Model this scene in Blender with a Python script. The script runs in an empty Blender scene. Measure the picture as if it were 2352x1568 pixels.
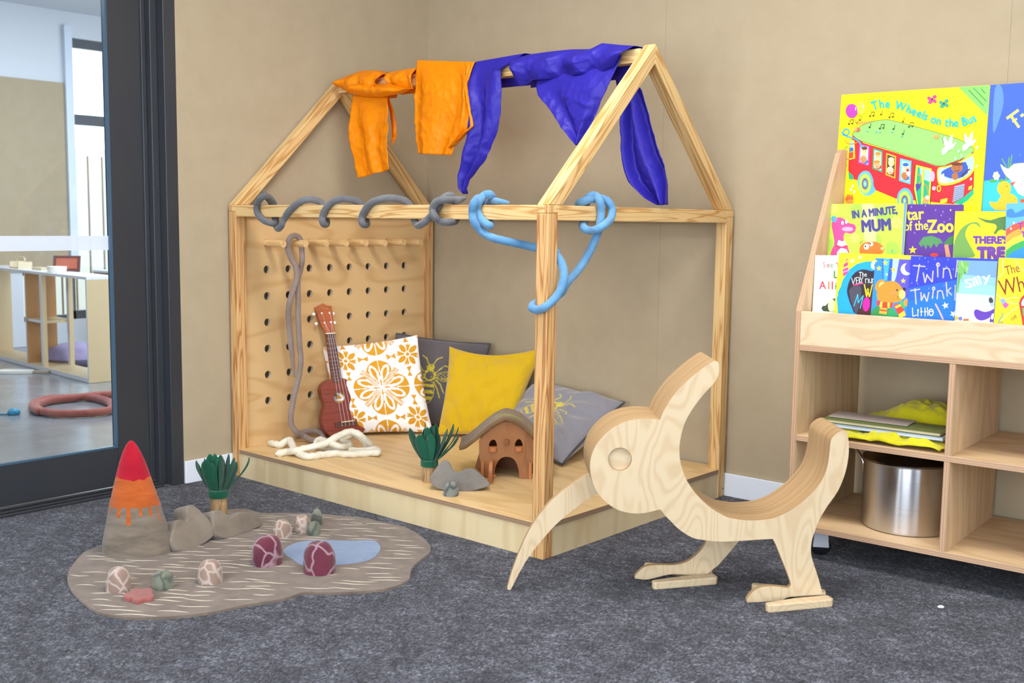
import bpy, bmesh, math, random
from mathutils import Vector as V, Matrix, noise
from mathutils.geometry import tessellate_polygon
random.seed(7)
S = bpy.context.scene
COL = S.collection
# ---------------------------------------------------------------- camera model (metres, z up; room corner at the origin)
FPX = 2496.39
CAM = V((3.84353437, -3.77886915, 1.07928115))
CR = V((0.7541666, 0.65655912, 0.01276164))
CD = V((0.08191421, -0.07477476, -0.99383037))
CF = V((-0.65155414, 0.75055903, -0.11017415))
def ray(x, y): return CR*((x-1176)/FPX) + CD*((y-784)/FPX) + CF
def hit(x, y, n, d):
    r = ray(x, y); n = V(n); return CAM + r*((d - n.dot(CAM))/n.dot(r))
def atz(x, y, z=0.): return hit(x, y, (0,0,1), z)
def atx(x, y, X=0.): return hit(x, y, (1,0,0), X)
def aty(x, y, Y=0.): return hit(x, y, (0,1,0), Y)
# measuring frames: crops of the photograph the outlines were traced in
ZO = {'3':(500,80,3.266),'4':(1020,80,3.267),'5':(1800,160,3.92),'6':(1840,440,4.594),'A':(2040,180,5.227),'B':(1900,180,5.227),
      'C':(1860,570,9.224),'D':(2080,570,8.254),'K':(1140,780,2.529),'L':(1420,920,3.074),'H':(880,740,3.563),'T':(1040,920,7.84),
      'U':(700,680,4.6125),'M':(140,980,3.408),'N':(540,1140,4.9),'R':(600,980,7.84),'S':(1900,920,4.356),'P':(0,0,1.)}
def zp(z, s):
    o = ZO[z]; out = []
    for t in s.split():
        a, b = t.split(','); out.append((o[0]+float(a)/o[2], o[1]+float(b)/o[2]))
    return out
# ---------------------------------------------------------------- objects
WM = {}
def link(o): COL.objects.link(o); return o
def settle(o, parent=None, T=None):
    T = T or Matrix.Identity(4)
    o.matrix_basis = T; WM[o.name] = T
    if parent is not None:
        o.parent = parent; o.matrix_parent_inverse = WM[parent.name].inverted()
    return o
def tag(o, label=None, cat=None, group=None, kind=None):
    if label: o['label'] = label
    if cat: o['category'] = cat
    if group: o['group'] = group
    if kind: o['kind'] = kind
    return o
def thing(name, label, cat, loc=(0,0,0), group=None, kind=None):
    o = link(bpy.data.objects.new(name, None)); o.empty_display_size = .05
    settle(o, None, Matrix.Translation(V(loc))); return tag(o, label, cat, group, kind)
def frame(o, x, y, z=None):
    x = V(x).normalized(); y = V(y); y = (y - x*x.dot(y)).normalized(); z = x.cross(y)
    M = Matrix.Identity(4)
    for i in range(3): M[i][0], M[i][1], M[i][2], M[i][3] = x[i], y[i], z[i], o[i]
    return M
class MB:
    def __init__(s): s.v, s.f, s.m, s.c = [], [], [], None
    def add(s, vs, fs, m=0):
        b = len(s.v); s.v += [V(p) for p in vs]
        for f in fs: s.f.append([i+b for i in f]); s.m.append(m)
        return s
    def box(s, a, b, m=0, T=None):
        vs = [V((x,y,z)) for x in (a[0],b[0]) for y in (a[1],b[1]) for z in (a[2],b[2])]
        if T: vs = [T@p for p in vs]
        return s.add(vs, [(0,1,3,2),(4,6,7,5),(0,4,5,1),(2,3,7,6),(0,2,6,4),(1,5,7,3)], m)
    def prism(s, loops, h0, h1, m=0, ms=None, fr=None):
        # loops: outline + holes as (u,v); extruded along w
        if not isinstance(loops[0][0], (tuple, list, V)) or isinstance(loops[0], V): loops = [loops]
        fr = fr or (lambda u, v, w: V((u, v, w))); ms = m if ms is None else ms
        L = []
        for k, lp in enumerate(loops):
            lp = [(p[0], p[1]) for p in lp]
            ar = sum(lp[i-1][0]*lp[i][1]-lp[i][0]*lp[i-1][1] for i in range(len(lp)))
            if (ar < 0) != (k > 0): lp = lp[::-1]
            L.append(lp)
        flat = [p for lp in L for p in lp]; n = len(flat)
        tri = tessellate_polygon([[V((p[0], p[1], 0)) for p in lp] for lp in L])
        T2 = []
        for t in tri:
            a, b, c = (flat[i] for i in t)
            cr = (b[0]-a[0])*(c[1]-a[1])-(c[0]-a[0])*(b[1]-a[1])
            if abs(cr) < 1e-14: continue
            T2.append(tuple(t) if cr > 0 else tuple(t[::-1]))
        vs = [fr(p[0], p[1], h0) for p in flat] + [fr(p[0], p[1], h1) for p in flat]
        s.add(vs, [], m); b = len(s.v)-2*n
        for t in T2:
            s.f.append([b+n+i for i in t]); s.m.append(m)
            s.f.append([b+i for i in t[::-1]]); s.m.append(m)
        o = 0
        for lp in L:
            k = len(lp)
            for i in range(k):
                j = (i+1) % k
                s.f.append([b+o+i, b+o+j, b+n+o+j, b+n+o+i]); s.m.append(ms)
            o += k
        return s
    def flat(s, pts, m=0):
        tri = tessellate_polygon([pts]); nn = V((0,0,0))
        for t in tri: nn += (pts[t[1]]-pts[t[0]]).cross(pts[t[2]]-pts[t[0]])
        return s.add(pts, [tuple(t) for t in tri], m)
    def tube(s, P, r, seg=12, m=0, round_=True, wob=0., closed=False):
        P = [V(p) for p in P]; n = len(P)
        R = [r(i/(n-1)) if callable(r) else r for i in range(n)]
        tg = []
        for i in range(n):
            a = P[(i-1) % n] if (closed or i) else P[0]; b = P[(i+1) % n] if (closed or i < n-1) else P[-1]
            tg.append((b-a).normalized() if (b-a).length > 1e-9 else V((0,0,1)))
        x = tg[0].orthogonal().normalized(); rings = []
        for i in range(n):
            x = (x - tg[i]*x.dot(tg[i])); x = x.normalized() if x.length > 1e-6 else tg[i].orthogonal().normalized()
            rings.append((P[i], x.copy(), tg[i].cross(x), R[i]))
        if round_ and not closed:
            def cap(e, sg, ri):
                out = []
                for k in (1, 2, 3):
                    a = k/3.4*math.pi/2
                    out.append((e[0]+tgt(e)*sg*ri*math.sin(a), e[1], e[2], ri*math.cos(a)))
                return out
            def tgt(e): return e[1].cross(e[2])
            rings = cap(rings[0], -1, R[0])[::-1] + rings + cap(rings[-1], 1, R[-1])
        vs = []
        for (c, a, b, ri) in rings:
            for k in range(seg):
                t = 2*math.pi*k/seg; p = a*math.cos(t)+b*math.sin(t)
                q = c+p*ri
                if wob: q += p*ri*wob*.4*noise.noise(q*70)
                vs.append(q)
        N = len(rings); fs = []
        for i in range(N if closed else N-1):
            j = (i+1) % N
            for k in range(seg): fs.append((i*seg+k, i*seg+(k+1) % seg, j*seg+(k+1) % seg, j*seg+k))
        if not closed: fs += [tuple(range(seg))[::-1], tuple((N-1)*seg+k for k in range(seg))]
        return s.add(vs, fs, m)
    def lathe(s, prof, seg=32, m=0, T=None, sx=1., sy=1.):
        vs = [V((r*sx*math.cos(2*math.pi*k/seg), r*sy*math.sin(2*math.pi*k/seg), z)) for r, z in prof for k in range(seg)]
        if T: vs = [T@p for p in vs]
        fs = [(i*seg+k, i*seg+(k+1) % seg, (i+1)*seg+(k+1) % seg, (i+1)*seg+k) for i in range(len(prof)-1) for k in range(seg)]
        if prof[0][0] > 1e-6: fs.append(tuple(range(seg))[::-1])
        if prof[-1][0] > 1e-6: fs.append(tuple((len(prof)-1)*seg+k for k in range(seg)))
        return s.add(vs, fs, m)
    def cyl(s, a, b, r, seg=24, m=0): return s.tube([a, b], r, seg, m, round_=False)
    def grid(s, fn, nu, nv, m=0, wrap=False):
        vs = [fn(i/(nu-1), j/(nv-1)) for j in range(nv) for i in range(nu)]
        return s.add(vs, [(j*nu+i, j*nu+i+1, (j+1)*nu+i+1, (j+1)*nu+i) for j in range(nv-1) for i in range(nu-1)], m)
    def build(s, name, mats, parent=None, T=None, smooth=None, bevel=0., solid=0., sub=0, remesh=0., soft=0, label=None, weld=False):
        if not isinstance(mats, (list, tuple)): mats = [mats]
        me = bpy.data.meshes.new(name); me.from_pydata([tuple(p) for p in s.v], [], s.f)
        for m in mats: me.materials.append(m)
        me.polygons.foreach_set('material_index', s.m)
        if s.c:
            at = me.color_attributes.new('pattern', 'FLOAT_COLOR', 'POINT')
            at.data.foreach_set('color', [q for c in s.c for q in (c[0], c[1], c[2], 1.)])
        bm = bmesh.new(); bm.from_mesh(me)
        if weld: bmesh.ops.remove_doubles(bm, verts=bm.verts, dist=1e-5)
        bmesh.ops.recalc_face_normals(bm, faces=bm.faces) if solid == 0 else None
        bm.to_mesh(me); bm.free()
        if smooth is not None:
            me.shade_smooth()
            if smooth < 180: me.set_sharp_from_angle(angle=math.radians(smooth))
        o = link(bpy.data.objects.new(name, me)); settle(o, parent, T)
        if solid: md = o.modifiers.new('thick', 'SOLIDIFY'); md.thickness = abs(solid); md.offset = 0
        if remesh: md = o.modifiers.new('skin', 'REMESH'); md.mode = 'VOXEL'; md.voxel_size = remesh; md.use_smooth_shade = True
        if soft: md = o.modifiers.new('soft', 'SMOOTH'); md.iterations = soft; md.factor = .5
        if bevel:
            md = o.modifiers.new('round', 'BEVEL'); md.width = bevel; md.segments = 2; md.limit_method = 'ANGLE'; md.angle_limit = math.radians(40)
        if sub: md = o.modifiers.new('sub', 'SUBSURF'); md.levels = sub; md.render_levels = sub
        if label: o['label'] = label
        return o
def spline(P, n=8, closed=False):
    P = [V(p) for p in P]; out = []; N = len(P)
    for i in range(N if closed else N-1):
        if closed: a, b, c, d = P[(i-1) % N], P[i], P[(i+1) % N], P[(i+2) % N]
        else: a, b, c, d = P[max(i-1,0)], P[i], P[i+1], P[min(i+2,N-1)]
        for k in range(n):
            t = k/n
            out.append(.5*((2*b)+(c-a)*t+(2*a-5*b+4*c-d)*t*t+(3*b-a-3*c+d)*t**3))
    if not closed: out.append(P[-1])
    return out
def spline2(pts, n=4, closed=True):
    return [(p.x, p.y) for p in spline([V((a, b, 0)) for a, b in pts], n, closed)]
# ---------------------------------------------------------------- materials
def lin(h):
    h = h.lstrip('#'); r = [int(h[i:i+2], 16)/255 for i in (0, 2, 4)]
    return tuple((c/12.92 if c <= .04045 else ((c+.055)/1.055)**2.4) for c in r)
def c4(h): return (*lin(h), 1.)
MATS = {}
class NT:
    def __init__(s, name):
        s.m = bpy.data.materials.new(name); s.m.use_nodes = True; s.t = s.m.node_tree; s.n = s.t.nodes
        s.b = next(n for n in s.n if n.type == 'BSDF_PRINCIPLED'); s.out = next(n for n in s.n if n.type == 'OUTPUT_MATERIAL')
    def N(s, ty, **k):
        n = s.n.new(ty)
        for a, v in k.items():
            if a.startswith('i_'): n.inputs[a[2:].replace('_', ' ')].default_value = v
            else: setattr(n, a, v)
        return n
    def L(s, a, b): s.t.links.new(a, b)
    def math(s, op, a, b=None):
        n = s.N('ShaderNodeMath', operation=op)
        for i, x in enumerate((a, b)):
            if x is None: continue
            if isinstance(x, (int, float)): n.inputs[i].default_value = x
            else: s.L(x, n.inputs[i])
        return n.outputs[0]
    def coord(s, scale=(1,1,1), src='Object', rand=0.):
        tc = s.N('ShaderNodeTexCoord'); mp = s.N('ShaderNodeMapping'); mp.inputs['Scale'].default_value = scale
        s.L(tc.outputs[src], mp.inputs['Vector'])
        if rand:
            oi = s.N('ShaderNodeObjectInfo'); mu = s.N('ShaderNodeVectorMath', operation='SCALE'); mu.inputs[0].default_value = (rand, rand*.7, rand*1.3)
            s.L(oi.outputs['Random'], mu.inputs['Scale']); s.L(mu.outputs[0], mp.inputs['Location'])
        return mp.outputs[0]
    def noise(s, vec, scale=5., detail=3., rough=.5, dist=0.):
        n = s.N('ShaderNodeTexNoise'); n.inputs['Scale'].default_value = scale; n.inputs['Detail'].default_value = detail
        n.inputs['Roughness'].default_value = rough; n.inputs['Distortion'].default_value = dist; s.L(vec, n.inputs['Vector']); return n.outputs['Fac']
    def ramp(s, fac, stops):
        r = s.N('ShaderNodeValToRGB'); e = r.color_ramp.elements
        while len(e) < len(stops): e.new(.5)
        for k, (p, c) in enumerate(stops): e[k].position = p; e[k].color = c4(c) if isinstance(c, str) else (*c, 1) if len(c) == 3 else c
        s.L(fac, r.inputs[0]); return r.outputs[0]
    def mix(s, fac, a, b, mode='MIX'):
        n = s.N('ShaderNodeMix', data_type='RGBA', blend_type=mode)
        for sk, x in ((n.inputs[0], fac), (n.inputs[6], a), (n.inputs[7], b)):
            if isinstance(x, str): sk.default_value = c4(x)
            elif isinstance(x, (int, float)): sk.default_value = x
            elif isinstance(x, tuple): sk.default_value = x
            else: s.L(x, sk)
        return n.outputs[2]
    def bump(s, h, st=.3, d=.01):
        b = s.N('ShaderNodeBump'); b.inputs['Strength'].default_value = st; b.inputs['Distance'].default_value = d
        s.L(h, b.inputs['Height']); s.L(b.outputs[0], s.b.inputs['Normal']); return s
    def base(s, c):
        if isinstance(c, str): s.b.inputs['Base Color'].default_value = c4(c)
        else: s.L(c, s.b.inputs['Base Color'])
        return s
    def set(s, **k):
        nm = dict(rough='Roughness', metal='Metallic', spec='Specular IOR Level', sheen='Sheen Weight', coat='Coat Weight')
        for a, v in k.items(): s.b.inputs[nm[a]].default_value = v
        return s
def paint(h, rough=.45, spec=.5):
    k = ('paint', h, rough)
    if k not in MATS:
        t = NT('paint_'+h.strip('#')); t.base(h).set(rough=rough, spec=spec); MATS[k] = t.m
    return MATS[k]
def ink(h): return paint(h, .42, .3)
def felt(name, a, b, scale=40., stretch=(1,1,1), veins=None):
    t = NT(name); co = t.coord(stretch, rand=3.)
    n1 = t.noise(co, scale*.25, 4, .6, .6); n2 = t.noise(co, scale*8, 2, .7)
    c = t.mix(t.ramp(n1, [(.3, (0,0,0)), (.7, (1,1,1))]), a, b)
    c = t.mix(t.math('MULTIPLY', n2, .35), c, '#%s' % b.strip('#'), 'SOFT_LIGHT')
    if veins:
        v = t.N('ShaderNodeTexVoronoi', feature='DISTANCE_TO_EDGE'); v.inputs['Scale'].default_value = veins[1]
        nn = t.N('ShaderNodeTexNoise'); nn.inputs['Scale'].default_value = 14; t.L(co, nn.inputs['Vector'])
        va = t.N('ShaderNodeVectorMath', operation='MULTIPLY_ADD'); va.inputs[1].default_value = (.06,.06,.06)
        t.L(nn.outputs['Color'], va.inputs[0]); t.L(co, va.inputs[2]); t.L(va.outputs[0], v.inputs['Vector'])
        wn = t.noise(co, 60, 3)
        f = t.ramp(t.math('MULTIPLY', v.outputs['Distance'], t.math('ADD', wn, .5)), [(veins[2]*.25, (1,1,1)), (veins[2], (0,0,0))])
        c = t.mix(t.math('MULTIPLY', f, veins[3]), c, veins[0])
    t.base(c).set(rough=.95, spec=.15, sheen=.25)
    t.bump(t.math('ADD', n2, t.math('MULTIPLY', n1, 1.5)), .5, .004); return t.m
def wood(name, light, mid, dark, freq=26., stretch=.07, scale=6., contrast=.6, rough=.5, fine=.25, rand=5., up=None, soft=False):
    # growth figure = contour lines of a stretched noise; grain runs along the part's own x axis
    t = NT(name); ax = 'xyz'.index(up or 'x'); sc3 = [scale]*3; sc3[ax] *= stretch; fi = [160.]*3; fi[ax] = 2.; co = t.coord(sc3, rand=rand)
    n = t.noise(co, 1., 2.5, .45, .25)
    w = t.math('SINE', t.math('MULTIPLY', n, freq*2))
    w = t.math('MULTIPLY_ADD', w, .5); w.node.inputs[2].default_value = .5
    f = t.noise(t.coord(fi, rand=rand), 1., 3, .6)
    c = t.ramp(w, [(0., light), (.3, light), (.75, mid), (1., dark)] if soft else [(0., light), (.55, light), (.85, mid), (1., dark)])
    c = t.mix(contrast, light, c)
    c = t.mix(t.math('MULTIPLY', f, fine), c, mid)
    t.base(c).set(rough=rough, spec=.3); t.bump(f, .08, .002); return t.m
def plyedge(name, a, b, d, axis=2, pitch=.0036, off=0., streak=False):
    # laminations: bands across the board's thickness (its own z axis)
    t = NT(name); tc = t.N('ShaderNodeTexCoord'); sp = t.N('ShaderNodeSeparateXYZ'); t.L(tc.outputs['Object'], sp.inputs[0])
    h = sp.outputs[axis]
    u = t.math('FRACT', t.math('MULTIPLY', t.math('ADD', h, off+10.), 1/pitch/2))
    r = t.ramp(u, [(0., a), (.44, a), (.5, d), (.56, b), (.94, b), (1., d)])
    st = {0:(260,9,9),1:(9,260,9),2:(6,6,260)}[axis]
    n = t.noise(t.coord(st), 1., 3, .6)
    if streak: r = t.mix(t.ramp(t.noise(t.coord({0:(170,3,3),1:(3,170,3),2:(2.5,2.5,170)}[axis]), 1., 4, .7), [(.35, (0,0,0)), (.65, (1,1,1))]), a, d)
    t.base(t.mix(t.math('MULTIPLY', n, .6), r, b)).set(rough=.55, spec=.25); return t.m
PINE = wood('pine', '#e2c18a', '#cb9b5c', '#ad783e', freq=30, stretch=.05, scale=22, contrast=.8, fine=.4)
PINE2 = wood('pine_knotty', '#d9b078', '#bd8450', '#965f35', freq=30, stretch=.045, scale=24, contrast=.85, fine=.45)
BIRCH = wood('birch_face', '#d0ba99', '#c3a67f', '#b38e63', freq=62, stretch=.3, scale=6, contrast=.36, fine=.16, rough=.45, up='y', soft=True)
DECKW = wood('birch_deck', '#e0c08c', '#d3ae78', '#c59e67', freq=26, stretch=.2, scale=5, contrast=.5, fine=.2, rough=.4)
PEGW = wood('birch_panel', '#dab683', '#cda36f', '#bb8f5b', freq=24, stretch=.25, scale=4, contrast=.5, fine=.25, rough=.45)
KICKW = wood('birch_pale', '#dcc8a0', '#cfb68a', '#bd9f72', freq=14, stretch=.15, scale=6, contrast=.45, fine=.4, up='z', soft=True)
SHELFW = wood('birch_shelf', '#d8ba92', '#c8a47a', '#b8926a', freq=22, stretch=.2, scale=6, contrast=.5, fine=.3, soft=True)
LEDGEW = wood('birch_ledge', '#d3be9e', '#c6aa84', '#b5946a', freq=36, stretch=.3, scale=8, contrast=.4, fine=.12, soft=True)
EDGE = plyedge('plywood_edge', '#b8977a', '#a4836a', '#6f5546')
EDGEX = plyedge('plywood_edge_x', '#c3a184', '#ab8a70', '#7d6250', axis=0)
EDGEY = plyedge('plywood_edge_y', '#c3a184', '#ab8a70', '#7d6250', axis=1)
KEDGE = plyedge('bent_ply_edge', '#c3a47d', '#b4946d', '#977851', pitch=.0046, streak=True)
DOWEL = wood('dowel_wood', '#e0bd88', '#d2a870', '#bf9058', freq=14, stretch=.06, scale=26, contrast=.6)
CHAR = paint('#34363b', .3); 
def fabricwall():
    t = NT('pinboard_fabric'); co = t.coord((1,1,1))
    a = t.noise(co, 9., 4, .6); b = t.noise(t.coord((700,700,260)), 1., 2, .7)
    c = t.mix(a, '#bfaf96', '#b0a085'); c = t.mix(t.math('MULTIPLY', b, .45), c, '#8a7a5e')
    t.base(c).set(rough=.95, spec=.1); t.bump(b, .12, .002); return t.m
WALLF = fabricwall()
def carpetmat():
    t = NT('carpet_pile'); co = t.coord()
    v = t.N('ShaderNodeTexVoronoi'); v.inputs['Scale'].default_value = 190.; t.L(co, v.inputs['Vector'])
    n1 = t.noise(t.coord((1.5, .6, 1)), 105., 3, .78); n2 = t.noise(co, 9., 3, .5); n3 = t.noise(co, 34., 2, .6)
    k = t.math('ADD', t.math('MULTIPLY', n1, .55), t.math('ADD', t.math('MULTIPLY', n3, .25), t.math('MULTIPLY', n2, .2)))
    k = t.math('ADD', t.math('MULTIPLY', v.outputs['Color'], .16), t.math('MULTIPLY', k, .84))
    c = t.ramp(k, [(.36, '#17181d'), (.46, '#35363f'), (.54, '#555762'), (.64, '#9294a2')])
    t.base(c).set(rough=1., spec=.05, sheen=.15)
    t.bump(t.math('ADD', n1, t.math('MULTIPLY', v.outputs['Distance'], -.8)), .9, .008); return t.m
CARPET = carpetmat()
def concretemat():
    t = NT('polished_concrete'); co = t.coord()
    t.base(t.ramp(t.noise(co, 2.5, 6, .65), [(.3, '#6f7278'), (.7, '#8f9297')])).set(rough=.2, spec=.6); return t.m
CONC = concretemat()
def glassmat():
    t = NT('window_glass'); g = t.N('ShaderNodeBsdfGlossy'); g.inputs['Roughness'].default_value = 0.
    tr = t.N('ShaderNodeBsdfTransparent'); tr.inputs[0].default_value = (.93,.96,.97,1)
    fr = t.N('ShaderNodeFresnel'); fr.inputs['IOR'].default_value = 1.5
    mx = t.N('ShaderNodeMixShader'); gm = t.N('ShaderNodeNewGeometry'); t.L(t.math('MULTIPLY', fr.outputs[0], t.math('SUBTRACT', 1., gm.outputs['Backfacing'])), mx.inputs[0]); t.L(tr.outputs[0], mx.inputs[1]); t.L(g.outputs[0], mx.inputs[2])
    t.L(mx.outputs[0], t.out.inputs['Surface']); return t.m
GLASS = glassmat()
def frost():
    t = NT('frosted_film'); t.base('#dfe6f2').set(rough=.6)
    tr = t.N('ShaderNodeBsdfTransparent'); mx = t.N('ShaderNodeMixShader'); mx.inputs[0].default_value = .72
    t.L(tr.outputs[0], mx.inputs[1]); t.L(t.b.outputs[0], mx.inputs[2]); t.L(mx.outputs[0], t.out.inputs['Surface']); return t.m
WHITE = paint('#e2e8f3', .5); PAINTW = paint('#d5d9e0', .7)
def metal(name, h, r, brushed=False):
    t = NT(name); t.base(h).set(metal=1., rough=r)
    if brushed:
        tg = t.N('ShaderNodeTangent', direction_type='RADIAL', axis='Z'); t.L(tg.outputs[0], t.b.inputs['Tangent']); t.b.inputs['Anisotropic'].default_value = .97; t.b.inputs['Anisotropic Rotation'].default_value = .25
        n = t.noise(t.coord((3, 3, 500)), 1., 2, .6); t.L(t.math('MULTIPLY_ADD', n, .12), t.b.inputs['Roughness'])
        next(l.from_node for l in t.t.links if l.to_socket == t.b.inputs['Roughness']).inputs[2].default_value = r
    return t.m
BRUSHED = metal('brushed_steel', '#d2d2d6', .24, True)
STEEL = metal('stainless_steel', '#cfcfd2', .1); CHROME = metal('chrome', '#dcdce0', .12)
def silk(name, h, h2):
    t = NT(name); n = t.noise(t.coord((3,3,9), 'Object'), 6, 3)
    t.base(t.mix(n, h, h2)).set(rough=.42, spec=.3, sheen=0.)
    t.bump(t.noise(t.coord(), 26, 4, .6, .8), .35, .008)
    tl = t.N('ShaderNodeBsdfTranslucent'); t.L(next(l.from_socket for l in t.t.links if l.to_socket == t.b.inputs['Base Color']), tl.inputs[0]); mx = t.N('ShaderNodeMixShader'); mx.inputs[0].default_value = .3
    t.L(t.b.outputs[0], mx.inputs[1]); t.L(tl.outputs[0], mx.inputs[2]); t.L(mx.outputs[0], t.out.inputs['Surface']); return t.m
# ================================================================= the setting
def struct(mb, name, mats, **k): return tag(mb.build(name, mats, **k), kind='structure')
RX, RY, HC = 6.6, -6.6, 2.75
struct(MB().box((-.055, RY-.1, -.06), (RX+.1, .0, 0)), 'floor', CARPET)
struct(MB().box((-5.3, RY-.1, -.06), (-.055, 4.2, -.002)), 'floor_2', CONC)
DL, DR = -3.3, -1.375
w = MB(); w.box((-.15, DR, 0), (0, 0, HC)); w.box((-.15, DL, 2.2), (0, DR, HC)); w.box((-.15, RY, 0), (0, DL, HC))
struct(w, 'wall_left', WALLF)
w = MB(); w.box((-.15, 0, 0), (1.361-.0004, .15, HC)); w.box((1.361+.0004, 0, 0), (2.685-.0004, .15, HC)); w.box((2.685+.0004, 0, 0), (RX, .15, HC)); w.box((-.1, .0012, 0), (RX-.1, .15, HC))
struct(w, 'wall_back', WALLF)
w = MB()
for (x0, x1) in ((0, 1.4), (2.7, 3.3), (5.6, RX)): w.box((x0, RY-.15, 0), (x1, RY, HC))
for (x0, x1) in ((1.4, 2.7), (3.3, 5.6)): w.box((x0, RY-.15, 2.35), (x1, RY, HC))
struct(w, 'wall_front', PAINTW)
w = MB()
for (y0, y1) in ((RY, -5.6), (-3.6, -3.1), (-1.0, .15)): w.box((RX, y0, 0), (RX+.15, y1, HC))
for (y0, y1) in ((-5.6, -3.6), (-3.1, -1.0)): w.box((RX, y0, 2.35), (RX+.15, y1, HC)); w.box((RX, y0, 0), (RX+.15, y1, .5))
struct(w, 'wall_right', PAINTW)
struct(MB().box((-5.3, RY-.15, HC), (RX+.15, 4.2, HC+.1)), 'ceiling', PAINTW)
HS = .0922
struct(MB().box((0, DR, 0), (.012, -.0, HS)), 'baseboard_left', WHITE, bevel=.003)
struct(MB().box((.012, -.012, 0), (RX, 0, HS)), 'baseboard_back', WHITE, bevel=.003)
# windows behind the camera (they light the room and mirror in the pot)
k = 1
for (x0, x1) in ((1.4, 2.7), (3.3, 5.6)):
    f = MB(); n = 2 if x1-x0 < 2 else 3
    for i in range(n+1):
        x = x0+(x1-x0)*i/n; f.box((max(x0,x-.03), RY-.1, .02), (min(x1,x+.03), RY-.04, 2.35))
    f.box((x0, RY-.1, 0), (x1, RY-.04, .08)); f.box((x0, RY-.1, 2.28), (x1, RY-.04, 2.35))
    wd = struct(f, 'window_%d' % k, CHAR); MB().box((x0+.02, RY-.075, .06), (x1-.02, RY-.07, 2.3)).build('pane', GLASS, wd); k += 1
for (y0, y1) in ((-5.6, -3.6), (-3.1, -1.0)):
    f = MB()
    for i in range(3):
        y = y0+(y1-y0)*i/2; f.box((RX+.04, max(y0,y-.03), .5), (RX+.1, min(y1,y+.03), 2.35))
    f.box((RX+.04, y0, .5), (RX+.1, y1, .57)); f.box((RX+.04, y0, 2.28), (RX+.1, y1, 2.35))
    wd = struct(f, 'window_%d' % k, CHAR); MB().box((RX+.07, y0+.02, .55), (RX+.075, y1-.02, 2.3)).build('pane', GLASS, wd); k += 1
# sliding glass door in the left wall
d = MB(); XL = -.085
yj = [atx(u, 700, X).y for u, X in ((388, 0), (358, -.045), (335, -.06), (262, XL))]
d.box((-.15, yj[0], 0), (0, DR, 2.2)); d.box((-.15, yj[1], 0), (-.045, yj[0], 2.2)); d.box((-.15, yj[1]-.02, 0), (-.075, yj[1], 2.2))
d.box((-.15, DL, 2.12), (0, yj[0], 2.2)); d.box((-.15, DL, 0), (0, DL+.05, 2.2)); d.box((-.15, DL, 0), (-.01, yj[1], .011)); 
d.box((-.075, DL, .011), (-.068, yj[1], .02)); d.box((-.03, DL, .011), (-.023, yj[1], .018))
door = struct(d, 'door_1', CHAR, bevel=.003)
lf = MB(); zr = .172
lf.box((-.125, yj[3], .02), (XL, yj[1]-.012, 2.115)); lf.box((-.125, DL+.05, .02), (XL, yj[3], zr)); lf.box((-.125, DL+.05, 2.03), (XL, yj[3], 2.115)); lf.box((-.125, DL+.05, zr), (XL, DL+.12, 2.03))
leaf = lf.build('door_leaf', CHAR, door, bevel=.002)
bd = MB(); bd.box((-.1, yj[3]-.008, zr+.006), (XL+.002, yj[3], 2.03)); bd.box((-.1, DL+.12, zr), (XL+.002, yj[3], zr+.008)); bd.build('glazing_bead', paint('#3f5a70', .3), leaf)
MB().box((-.108, DL+.12, zr), (-.102, yj[3], 2.03)).build('pane', GLASS, leaf)
zb = [atx(130, v, -.1).z for v in (575.5, 541.5)]
MB().box((-.1015, DL+.12, zb[0]), (-.1005, yj[3]-.008, zb[1])).build('frosted_band', frost(), leaf)
# ---- the room beyond the glass
XW = -5.0
w = MB(); yw0, yw1 = .755, 1.75
w.box((XW-.15, RY, 0), (XW, .3, HC)); w.box((XW-.15, .3, .62), (XW, yw0, HC)); w.box((XW-.15, yw0, 2.545), (XW, yw1, HC)); w.box((XW-.15, yw1, 0), (XW, 4.2, HC)); w.box((XW-.15, .3, 0), (XW, yw0, .2)); w.box((XW-.15, yw0, 0), (XW, yw1, .2))
struct(w, 'wall_far', PAINTW)
struct(MB().box((-5.15, 4.05, 0), (-.15, 4.2, HC)), 'wall_side', PAINTW)
struct(MB().box((-5.15, RY-.15, 0), (-.15, RY, HC)), 'wall_end', PAINTW)
struct(MB().box((XW, -3.2, .62), (XW+.02, .69, 2.165)), 'trim_1', WALLF)
struct(MB().box((XW, .695, .62), (XW+.05, .76, 2.63)), 'trim_2', paint('#d3ddec', .5))
f = MB()
for (z0, z1) in ((.2, .27), (1.84, 1.925), (2.475, 2.545)): f.box((XW-.1, yw0, z0), (XW-.04, yw1, z1))
for y in (yw0, yw1-.05): f.box((XW-.1, y-.0, .2), (XW-.04, y+.05 if y > 1 else y+.012, 2.545))
wd = struct(f, 'window_5', paint('#4b5058', .5)); MB().box((XW-.072, yw0, .2), (XW-.068, yw1, 2.54)).build('pane', GLASS, wd)
f = MB(); f.box((XW-.1, .3, .2), (XW-.04, yw0-.01, .24)); f.box((XW-.1, .3, .58), (XW-.04, yw0-.01, .62)); f.box((XW-.1, .5, .2), (XW-.04, .53, .62))
wd = struct(f, 'window_6', paint('#4b5058', .5)); MB().box((XW-.072, .3, .2), (XW-.068, yw0-.01, .62)).build('pane', GLASS, wd)
struct(MB().box((-30, -20, -.2), (-5.3, 20, -.08)), 'ground', paint('#9a9a92', .9))
ft = thing('paling_fence', 'pale timber paling fence with narrow gaps, outside the far window', 'fence', (-7.4, 2.2, -.08))
y = -.6; FW = paint('#d9d2c4', .8); n = 0
for y in [ -.6+.163*i for i in range(28)]:
    MB().box((-7.42, y, 0), (-7.40, y+.138, 1.80)).build('paling', FW, ft)
MB().box((-7.46, -.6, .02), (-7.4205, 3.96, 1.72)).build('backing', paint('#7a5a38', .8), ft)
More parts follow.
